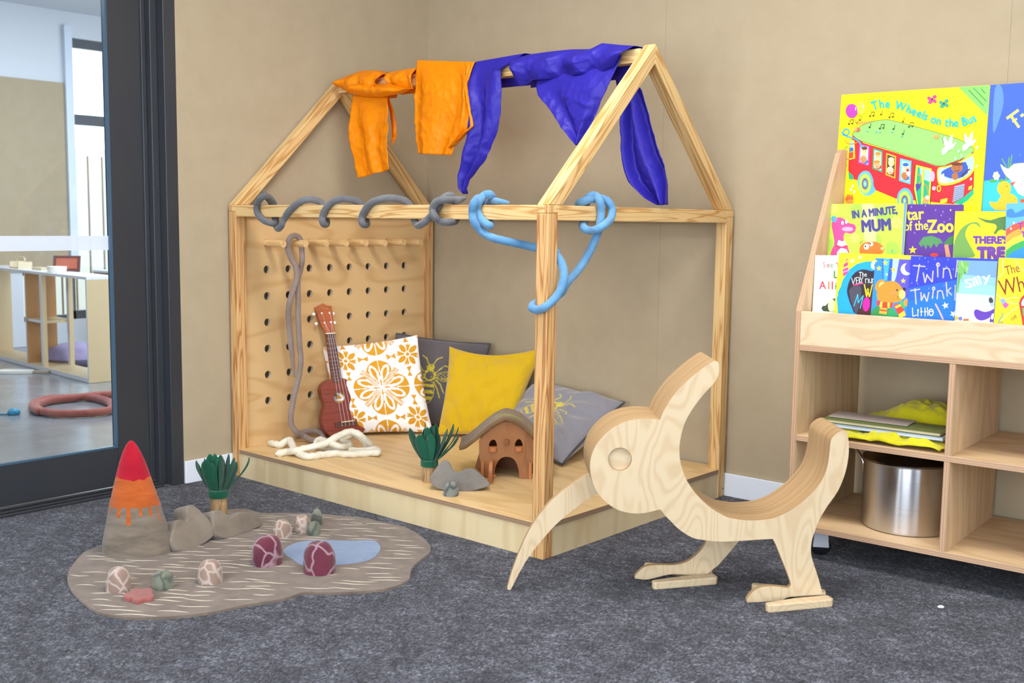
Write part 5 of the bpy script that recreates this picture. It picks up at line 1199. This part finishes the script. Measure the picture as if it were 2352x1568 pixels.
for x, y, kx in ((775,520,0),(868,530,1),(990,535,0),(1075,580,0),(1130,515,1),(780,420,1),(880,405,0),(955,430,1),(1075,470,0),(590,490,1),(690,455,0)):
    b.E(K, x, y, 8, 7)
    b.S(K, 4, '%d,%d %d,%d' % (x+7, y, x+14, y-38))
    if kx: b.E(K, x+30, y-4, 8, 7); b.S(K, 4, '%d,%d %d,%d' % (x+37, y-4, x+42, y-38)); b.S(K, 6, '%d,%d %d,%d' % (x+14, y-36, x+42, y-38))
for x, y in ((755,552),(835,560),(868,560),(980,560),(1065,600)): b.E('#6fa9c0', x, y, 10, 7)
for x, y, c_ in ((1340,268,'#d83a90'),(1447,305,'#2a9a88')):
    for sx, sy in ((-26,-8),(22,-22),(-18,24),(22,16)): b.E(c_, x+sx, y+sy, 20, 15, 40 if sx*sy > 0 else -40)
    b.E(K, x, y, 6, 14)
for x, y in ((625,1048),(610,1080),(640,1100),(1550,800),(1605,780),(1580,735),(1745,700),(1740,870),(1690,985)): b.E('#b8dcf4', x, y, 9, 14, 20)
b.E('#d8632c', 595,1165, 34, 36); b.E('#e8913c', 600,1190, 30, 22); b.E('#c83228', 538,1165, 12, 14); b.E('#d98a4a', 530,1190, 18, 14)
for x in (580, 600, 620): b.P('#e07a2c', '%d,1150 %d,1115 %d,1150' % (x-12, x, x+12))
b.arc('#10b4b8', 'The Wheels on the Bus', '803,368 880,345 960,345 1040,362 1130,394 1210,425 1290,462 1370,490 1450,508 1540,516 1640,502 1748,462', 76, '5', off=.055)
b.done('#f4f0e6', '#ffe600')
b = Cover('big blue picture book with white and yellow ducks, right of the bus book', '1862,138 2240,112 2420,100 2420,1320 1780,1320', Y3, .99, 3., .009, '5', '#3b5fd0')
b.P('#2fb8e8', '1800,1000 1900,990 2420,985 2420,1300 1784,1300'); b.P('#5b86e8', '1900,180 1960,150 1980,300 1930,480 1885,560', smooth=3)
for q in ('2008,440 2115,362', '2050,420 2120,520', '2060,470 2100,440', '2135,420 2160,400'): b.S('#f3dd62', 24 if '440 ' in q or '420 ' in q else 16, q)
b.Tx('#f3dd62', 've', 2165,450, 80, rot=-28, off=.03)
for q in ('1965,800 2000,860 2005,1000 1990,1000', '2030,790 2020,900 2005,1000', '2055,765 2045,850 2030,900'): b.S('#5aa050', 12, q)
b.E('#46a04c', 1885,1000, 36, 16); b.E('#46a04c', 1965,1000, 30, 15)
for a in range(6): b.E('#ffffff', 1915+20*math.cos(a), 955+24*math.sin(a), 12, 15)
b.E('#f0c830', 1915,955, 9)
b.P('#ffffff', '1950,850 1990,880 2030,890 2070,850 2160,840 2300,840 2420,860 2420,1150 2160,1140 2090,1080 2050,1000 1990,940', smooth=2)
b.E('#f2b41e', 1985,1070, 62, 68); b.P('#f2b41e', '1850,1185 1920,1195 1960,1130 2030,1110 2100,1150 2108,1230 2060,1260 1900,1260', smooth=2); b.P('#e8542a', '2040,1020 2092,1002 2060,1050'); b.E(K, 2010,1050, 5); b.P('#e8542a', '2130,1165 2170,1165 2170,1200 2135,1200'); b.E('#2a7ac8', 2130,765, 10, 14)
b.done('#f4f0e6', '#2f4fb8')
# --- tier 2
b = Cover('green picture book with a pink dinosaur, left end of the middle tier', '250,130 1088,122 1112,124 1068,760 214,760', Y2, .812, 5., .011, '6', '#b6d84a')
for x, y, r_ in ((330,180,60),(600,200,80),(880,260,90),(420,420,70),(570,490,50),(760,520,90),(1010,330,60),(960,600,70),(300,560,60)): b.E('#c9e364' if x % 20 else '#9fcc4a', x, y, r_)
b.P('#c4e08a', '640,130 760,128 800,400 760,620 690,620', smooth=2)
b.P('#6d8fd8', '1090,124 1110,124 1086,660 1062,660')
b.P('#e8488c', '330,400 322,340 345,290 400,270 450,285 500,330 550,340 578,370 570,420 520,445 470,430 448,470 455,520 490,580 500,680 310,680 350,560 345,480', smooth=2); b.E('#f4a0c4', 490,395, 60, 24)
b.P('#ffffff', '395,510 430,525 465,515 480,560 430,580 380,560'); b.P('#ffffff', '380,640 420,590 480,610 500,650 495,700 380,700'); b.P('#d83a6a', '360,540 400,580 500,570 490,590 380,600')
for x, y in ((438,330),(478,318)): b.E('#ffffff', x, y, 13, 20); b.E(K, x+4, y, 4, 6)
for a in range(6): b.E('#35a0dc', 350+20*math.cos(a*1.05), 290+22*math.sin(a*1.05), 12)
b.P('#f0742a', '618,640 622,580 660,540 720,528 800,530 850,560 882,600 870,625 840,660 640,660', smooth=2)
for x, y, r_ in ((690,580,27),(740,552,20)): b.E('#ffffff', x, y, r_, r_*1.15); b.E(K, x-10, y-4, 9)
b.E('#fac07a', 858,600, 18, 16); b.S('#5a3a20', 5, '640,540 650,515'); b.S('#5a3a20', 5, '625,555 630,528'); b.E('#40a8d8', 963,625, 9, 13)
NV = '#4a3f86'
b.Tx(NV, 'IN A MINUTE,', 540,282, 78, rot=6.4, off=.026, wid=.70); b.Tx(NV, 'MUM', 638,424, 118, rot=4, off=.03, wid=.82)
b.done('#eef0f4', '#8fb848')
b = Cover('purple picture book about the zoo, second on the middle tier', '1060,132 1710,136 1690,760 1040,760', Y2+.014, .812, 5., .008, '6', '#57308e')
YL = '#f2e640'
b.Tx(YL, 'tar', 1118,300, 120, rot=4, off=.012, wid=.9); b.Tx(YL, 'of the', 1085,412, 96, rot=3, off=.008, wid=.78); b.Tx(YL, 'Zoo', 1335,432, 130, rot=2, off=.02, wid=.84)
b.P('#4f8a56', '1240,545 1290,480 1380,465 1470,500 1500,545 1460,545 1430,590 1400,545 1370,600 1335,555 1320,610 1290,560 1268,585'); b.P('#3e7a4a', '1505,545 1560,480 1640,450 1690,440 1690,560 1640,600 1600,550 1560,570'); b.P('#c98f68', '1510,560 1550,555 1580,690 1530,690'); star(b, 1178,615, 46, '#f2d628'); b.E('#e03a30', 1405,668, 42, 20)
for x, y in ((1165,160),(1312,148),(1498,212),(1480,250),(1510,320),(1200,435),(1420,195),(1570,290)): b.E('#9a78c8', x, y, 6, 11)
b.E(YL, 1578,195, 6, 12); b.done('#eeeae4', '#3f2270')
b = Cover('yellow picture book with green dinosaurs, right of the purple zoo book', '1628,206 2240,208 2225,760 1598,760', Y2, .812, 5., .008, '6', '#fbdf16')
DG = '#6c9a4a'
b.P(DG, '1604,690 1612,560 1640,470 1700,380 1780,330 1850,320 1884,345 1888,385 1850,345 1790,345 1745,400 1735,470 1780,560 1822,640 1822,692', smooth=2); b.P('#4e7a3c', '1850,265 1910,285 2000,300 2080,275 2150,262 2225,270 2225,430 2120,400 2075,420 2060,445 2030,440 2065,380 2040,340 1950,325', smooth=2)
PU = '#6a3a98'
b.Tx(PU, "THERE'S", 1818,545, 72, off=.045, wid=.98, rot=0); b.Tx(PU, 'TREX', 1862,700, 110, off=.06, wid=1.05)
b.done('#efeadc', '#e0b800')
b = Cover('blue picture book with a rainbow, right end of the middle tier', '2165,125 2500,108 2490,790 2148,790', Y2-.014, .812, 5., .009, '6', '#5aa8e4')
b.P('#3a7ad0', '2170,200 2230,180 2260,225 2320,200 2420,140 2480,130 2480,260 2350,260 2240,275 2166,262', smooth=2)
for i, c_ in enumerate(('#e8523a','#f29a3a','#f5dc3c','#35a050','#2a86e0')):
    b.P(c_, [(1840+x/4.594, 440+y/4.594) for x, y in ((2162,395+i*75),(2230,350+i*72),(2330,310+i*70),(2420,290+i*70),(2500,280+i*70),(2500,780),(2150,780))])
b.Tx('#7a3aa0', 'T', 2285,400, 70, off=.02); b.Tx('#7a3aa0', 'T', 2320,480, 60, off=.02)
for x, y in ((2215,390),(2245,330)): b.E('#ffffff', x, y, 8, 14)
b.done('#eef0f4', '#3a78c0')
# --- tier 1 (front)
b = Cover('white picture book with red lettering, left end of the front tier', '118,148 760,150 730,1500 46,1500', Y1+.022, ZL+e+.001, 4., .006, 'C', '#ffffff')
b.Tx('#b5323c', 'S', 272,408, 118, off=.0, wid=.8); b.Tx('#d0563c', 'e', 358,410, 118, wid=.8); b.Tx('#6a9a70', 'e', 430,410, 118, wid=.8); b.Tx('#c03a48', 'Y', 555,410, 118, wid=.8); b.Tx('#5a8a3a', 'L', 495,630, 150, off=.02)
b.Tx('#c83a4a', 'A', 200,862, 165, wid=.9); b.Tx('#d8702c', 'l', 378,868, 165); b.Tx('#c0323c', 'l', 452,868, 165); b.Tx('#4a8a4a', 'i', 528,870, 150); b.Tx('#c83a4a', 'gator', 570,870, 150)
b.P('#3a4a34', '265,1225 330,1215 400,1140 470,1080 560,1060 740,1100 740,1330 290,1330', smooth=2); b.E('#c6d0a8', 470,1220, 85, 140)
b.done('#f2f0ea', '#ffffff')
b = Cover('yellow picture book with a furry blue monster, second on the front tier', '618,92 2140,150 2380,160 2330,1640 506,1520', Y1+.012, ZL+e+.001, 4., .007, 'C', '#fbe52a')
b.P('#1f9ed6', '570,1060 600,980 590,940 660,800 690,690 760,560 850,440 1000,330 1180,280 1350,275 1500,300 1700,400 1700,1500 600,1480 590,1280', smooth=1); b.P('#3a2a6a', '800,1000 790,860 850,660 960,510 1120,445 1300,480 1500,560 1560,1420 1010,1400 900,1280', smooth=2); b.P('#2c2630', '815,1000 805,860 865,665 970,525 1120,462 1300,498 1500,575 1540,1400 1020,1400 910,1270', smooth=2); b.P('#4a4654', '830,900 950,800 1070,800 1090,1000 1000,1400 920,1260', smooth=2); b.P('#4a2220', '1110,1000 1280,760 1500,700 1520,1400 1030,1400', smooth=1)
b.P('#e83a86', '710,600 695,440 740,300 800,200 805,330 825,500'); b.P('#fbd46a', '700,410 810,365 815,400 697,450'); b.P('#f080b8', '696,480 818,450 820,490 700,530'); b.P('#f7cf5a', '745,290 803,250 805,280 735,330')
star(b, 900,265, 62, '#fff6c8'); star(b, 1065,190, 52, '#fff6c8', rot=-70); b.E('#ffffff', 1365,360, 70, 92); b.E(K, 1390,360, 25)
CH = '#dfe8ea'
b.Tx(CH, 'The', 1040,600, 100, off=-.015, wid=.75); b.W(CH, ['885,625 920,755', '920,755 965,620', '985,615 990,755', '985,620 1035,612', '988,685 1025,680', '990,752 1040,745', '1045,615 1050,755', '1045,620 1085,640 1050,685 1100,755', '1070,615 1100,670 1130,605', '1100,670 1105,755'], 12); b.S('#d83a7a', 30, '918,780 1135,740')
b.W(CH, ['1180,640 1185,740', '1183,665 1215,640 1240,660 1245,740', '1260,640 1265,710 1285,735 1305,720', '1310,640 1312,740', '1330,640 1330,740', '1332,660 1360,640'], 11)
b.W('#f5e81c', ['1158,760 1205,1025', '1205,1025 1240,860', '1225,880 1265,1030', '1265,1030 1330,760'], 22); b.E('#f5e81c', 1230,900, 24, 50); b.E('#4a2a2a', 1230,900, 9, 30); b.W('#35b4e8', ['935,1230 1020,970', '1020,970 1025,1160', '1025,1160 1135,1000', '1135,1000 1070,1275'], 20); b.E('#ee1c9a', 1200,1185, 76, 152, 6)
b.done('#f4f0e6', '#e8c818')
b = Cover('picture book with a brown bear in a striped scarf under a night sky', '1390,205 2230,245 2200,1600 1278,1560', Y1+.004, ZL+e+.001, 4., .007, 'C', '#2f86e8')
b.P('#5a52c8', '1880,225 2230,245 2205,1120 1780,900', smooth=0); b.P('#a8e0f6', '1760,222 1895,228 1830,600 1790,700 1720,690'); b.P('#2a62c8', '1530,212 1560,214 1560,640 1540,640'); b.P('#3fa8f0', '1560,214 1700,220 1640,680 1575,680'); b.P('#2f58c0', '1700,220 1760,222 1730,690 1640,690')
star(b, 1465,425, 66, '#f0cc2c'); star(b, 1600,310, 66, '#e8c832'); star(b, 1770,450, 72, '#d8b83a'); star(b, 1632,555, 36, '#e8c832'); star(b, 1400,270, 40, '#e8c832'); star(b, 1980,690, 62, '#f5d430')
b.E('#d8f2fc', 2050,445, 124, 126); b.E('#5a52c8', 2112,410, 100, 110)
BR = '#c08a2c'
b.E(BR, 1495,790, 100, 140, 30); b.E('#e0b86a', 1525,780, 60, 75, 30); b.P(BR, '1420,1000 1430,900 1500,800 1600,720 1700,690 1800,700 1900,760 1960,850 2010,920 2015,1000 1970,1080 1880,1140 1740,1160 1560,1150 1450,1110', smooth=2); b.E('#e8c272', 1955,975, 72, 100); b.E('#2a2426', 2005,865, 32, 40, -30); b.E(K, 1850,885, 17, 22); b.E('#d88a4a', 1760,940, 60, 50); b.S(K, 9, '1850,1060 1870,1030 1868,1010')
b.P('#2f8a4a', '1300,1350 1400,1240 1500,1200 1700,1260 1860,1400 1870,1520 1300,1520', smooth=2)
sc_ = zp('C', '1430,1100 1960,1130 1960,1180 1900,1200 1410,1190')
b.P('#e0402a', '1425,1095 1530,1130 1700,1150 1760,1140 1750,1260 1640,1270 1500,1250 1410,1200'); b.P('#f2c838', '1500,1125 1550,1135 1530,1255 1470,1235'); b.P('#f2c838', '1650,1145 1700,1148 1695,1265 1645,1268'); b.P('#6a3aa8', '1480,1118 1500,1125 1470,1235 1455,1228')
b.P('#e0402a', '1770,1200 1900,1170 1960,1190 2000,1330 1920,1420 1870,1400'); b.P('#f2c838', '1800,1230 1935,1175 1950,1215 1830,1275'); b.P('#f2c838', '1880,1400 2000,1320 2040,1420 1900,1500'); b.P('#f2a838', '1490,1255 1640,1275 1630,1400 1470,1380'); b.P('#e04a2a', '1490,1290 1645,1310 1640,1340 1480,1325'); b.P('#2f9a5a', '1650,1400 1700,1290 1780,1290 1860,1400 1860,1470 1650,1460', smooth=2); b.E('#3fa868', 1975,1190, 50, 90, -30); b.E('#c9953a', 2050,1150, 60, 80)
b.done('#f4f0e6', '#2a62c0')
b = Cover('blue picture book titled with twig letters about a twinkling star, middle of the front tier', '100,142 1750,205 1660,1640 4,1560', Y1-.004, ZL+e+.001, 4., .007, 'D', '#2f3ab8')
b.P('#2160c8', '60,760 950,600 1740,560 1680,1600 10,1530'); b.P('#1a6ed0', '50,1000 950,820 1700,800 1670,1600 6,1530')
TW = '#b8b2aa'
b.W(TW, ['142,328 375,345', '265,300 208,635', '335,460 370,655', '370,655 410,490', '400,500 505,640', '505,640 522,425', '606,330 612,550', '725,370 712,565', '720,400 790,370 830,400', '825,390 872,578', '985,220 948,550', '960,400 1080,330', '965,410 1090,550',
         '88,805 275,775', '180,760 200,1065', '292,830 300,995', '300,995 360,860', '350,870 405,1010', '405,1010 445,830', '530,770 508,955', '612,800 600,965', '605,825 660,800 700,820', '695,815 730,965', '770,640 792,915', '780,820 865,745', '800,810 880,890', '945,690 935,990'], 24)
b.E(TW, 617,312, 38, 44); b.E('#3a44b4', 622,312, 10, 14); b.E(TW, 535,762, 32, 38); b.E('#2f58bc', 538,762, 9, 12)
LT = '#efe3a0'
b.W(LT, ['132,1125 140,1290', '135,1290 215,1265', '238,1180 235,1300', '295,1120 300,1285', '278,1205 330,1200', '370,1125 372,1290', '350,1205 400,1200', '415,1115 425,1280'], 16); b.E(LT, 238,1172, 16, 20); b.E(LT, 487,1215, 48, 70); b.E('#1a6ed0', 487,1215, 30, 50); b.S(LT, 13, '450,1200 530,1195')
b.S('#d8aaa0', 30, '565,1050 640,1190 715,1350'); star(b, 758,1085, 72, '#e8e4dc', rot=-105); star(b, 905,1245, 72, '#c8d0d8', rot=-60)
for x, y in ((268,195),(375,185),(432,255),(560,205),(808,215),(400,390),(910,395),(232,672),(733,705),(445,760),(770,345),(120,660)): b.E('#8a9af0', x, y, 7, 17, 8)
b.done('#f4f0e6', '#1a4aa8')
b = Cover('pale blue picture book titled Silly with a purple creature on the front tier', '1000,228 1735,248 1652,1640 915,1610', Y1-.017, ZL+e+.001, 4., .008, 'D', '#8fc6ee')
b.P('#6f98e4', '1000,232 1735,252 1715,560 985,480'); b.P('#86b6ee', '985,480 1715,560 1705,720 975,640'); b.P('#bfe4ee', '960,850 1690,900 1675,1100 945,1050'); b.P('#e8f4dc', '945,1050 1675,1100 1668,1230 935,1190'); b.P('#f4f0cc', '935,1190 1668,1230 1655,1600 918,1600')
LG = '#6fae5a'
b.P(LG, '1000,235 1200,240 1205,330 1170,430 1150,500 1120,400 1130,330 1110,470 1060,560 1105,560 1040,585 1020,700 1000,850 965,830 985,600', smooth=0); b.P('#a6d27a', '1050,250 1075,245 1115,380 1070,330'); b.P('#8cc468', '1130,340 1195,360 1150,500'); b.P('#58984a', '1000,480 1040,470 1020,640 985,760'); b.P(LG, '1240,242 1262,244 1240,285')
b.arc('#ffffff', 'Silly', '1120,745 1215,745 1330,715 1450,665 1555,625 1640,640', 165, 'D', off=.012)
b.P('#5a34a8', '1300,1250 1300,1190 1340,1155 1420,1180 1500,1205 1600,1185 1700,1140 1690,1240 1600,1310 1500,1360 1400,1365 1330,1320', smooth=2); b.P('#5a34a8', '1620,1230 1680,1200 1665,1400 1590,1400'); b.E('#ffffff', 1655,1290, 32, 60, 20); b.E('#3a3440', 1620,990, 42, 62, -15); b.E('#a8b0c0', 1640,1070, 35, 40)
b.E('#e8a83a', 960,1320, 50, 40); b.E('#6a70b8', 1040,1330, 40, 38); b.P('#b8683a', '1090,1340 1200,1330 1200,1375 1090,1375')
b.done('#f4f0e6', '#7fb0e0')
b = Cover('golden yellow picture book with brown lettering, right end of the front tier', '1770,176 2700,215 2640,1740 1655,1640', Y1-.026, ZL+e+.001, 4., .008, 'D', '#f6c612')
for q in ('1860,180 1840,330 1855,440 1790,530 1730,545', '2080,200 2130,300 2245,430', '1720,860 1800,930 1900,960 2050,930 2150,950', '1800,1390 1900,1290 2000,1200 2130,1110', '1930,1000 2050,1050 2180,1040'): b.S('#fae48a', 18, q, smooth=4)
BRN = '#7a2a18'
b.Tx(BRN, 'The', 1905,510, 170, rot=14, off=.0, wid=.72); b.Tx(BRN, 'Wh', 1805,905, 300, rot=12, off=-.005, wid=.75); b.Tx(BRN, 'eels', 2330,780, 260, rot=12, wid=.75)
b.P('#7fa0e0', '1785,985 1860,935 1905,1020 1835,1055'); b.P('#c050a8', '1835,1060 1905,1020 1960,1080 1885,1145'); b.S('#5a9a8a', 22, '1835,1215 1830,1290 1790,1340 1765,1420', smooth=3); b.E('#8a9a50', 1820,1400, 30, 18); b.Tx('#6a4a20', 'off', 2005,1375, 80, rot=20, off=-.01)
b.P('#b03028', '2150,1040 2175,960 2245,880 2330,850 2500,850 2500,1600 2225,1480', smooth=0); b.P('#9fc4e4', '2195,1040 2215,985 2260,930 2330,900 2480,900 2480,1090 2200,1090'); b.P('#6aa05a', '2210,1130 2480,1120 2480,1300 2235,1290'); b.P('#e8e4e0', '2220,1080 2245,1010 2265,1090')
b.done('#f4f0e6', '#d8a400')
# small lint scrap on the carpet
lp = atz(2161, 1391, .006); tag(MB().lathe([(0,0),(.006,.001),(.007,.005),(.004,.009),(0,.01)], 8, T=Matrix.Translation((lp.x, lp.y, 0))@Matrix.Rotation(.6, 4, 'Z')@Matrix.Diagonal((1.4,.5,.8,1))).build('paper_scrap', WHITE), 'tiny white scrap on the carpet in front of the kiwi seat', 'scrap')
GROUPS = {'felt_rope':'felt ropes', 'picture_book':'picture books on the display shelf', 'felt_stone':'small felt stones', 'felt_palm':'felt palms with log trunks', 'felt_mountain':'felt mountain shapes', 'bee_cushion':'cushions in the play house', 'printed_cushion':'cushions in the play house', 'mustard_cushion':'cushions in the play house', 'silk_scarf':'silk scarves on the roof ridge', 'storage_shelf':'wooden shelf units beyond the glass door', 'flat_book':'flat books on the middle shelf'}
for ob in list(COL.objects):
    if ob.parent is None and ob.name.split('.')[0] in GROUPS: ob['group'] = GROUPS[ob.name.split('.')[0]]
# ================================================================= light, sky, camera
W_ = bpy.data.worlds.new('daylight'); S.world = W_; W_.use_nodes = True; nt = W_.node_tree
bg = nt.nodes['Background']; bg.inputs[0].default_value = (.86,.93,1.,1); bg.inputs[1].default_value = 4.
def area(name, loc, sx, sy, power, col, rot=(0,0,0), spread=180):
    l = bpy.data.lights.new(name, 'AREA'); l.shape = 'RECTANGLE'; l.size = sx; l.size_y = sy; l.energy = power; l.color = col; l.spread = math.radians(spread)
    o = link(bpy.data.objects.new(name, l)); o.location = loc; o.rotation_euler = rot; return o
DAY = (.86,.93,1.); WARM = (1.,.955,.9)
for x in (2.0, 4.0): 
    for y in (-1.7, -4.4): area('ceiling_or_fill_lamp', (x, y, HC-.02), 1.2, .6, (46 if x < 3 else 27) if y > -2 else 22, WARM)
area('window_light', (2.05, RY+.02, 1.25), 1.25, 2.2, 58, DAY, (math.pi/2, 0, 0)); area('window_light', (4.45, RY+.02, 1.25), 2.2, 2.2, 84, DAY, (math.pi/2, 0, 0))
area('window_light', (RX-.02, -2.05, 1.45), 1.8, 2., 15, DAY, (math.pi/2, 0, math.pi/2)); area('window_light', (RX-.02, -4.6, 1.45), 1.8, 2., 15, DAY, (math.pi/2, 0, math.pi/2))
area('ceiling_or_fill_lamp', (-2.4, 0, HC-.02), 2.4, 1.2, 95, DAY); area('ceiling_or_fill_lamp', (-2.4, -3.4, HC-.02), 2.4, 1.2, 60, DAY)  # added overhead fill, unseen, only to brighten the room beyond the glass
cam = bpy.data.cameras.new('camera'); co = link(bpy.data.objects.new('camera', cam)); S.camera = co
M = Matrix.Identity(4)
for i in range(3): M[i][0], M[i][1], M[i][2], M[i][3] = CR[i], -CD[i], -CF[i], CAM[i]
co.matrix_world = M; cam.sensor_width = 36.; cam.lens = FPX/2352*36.; cam.clip_start = .05; cam.clip_end = 100
cam.dof.use_dof = True; cam.dof.focus_distance = 3.9; cam.dof.aperture_fstop = 4.2
vs_ = S.view_settings; vs_.view_transform = 'Standard'; vs_.look = 'None'; vs_.exposure = .22; vs_.gamma = 1.; vs_.use_curve_mapping = False
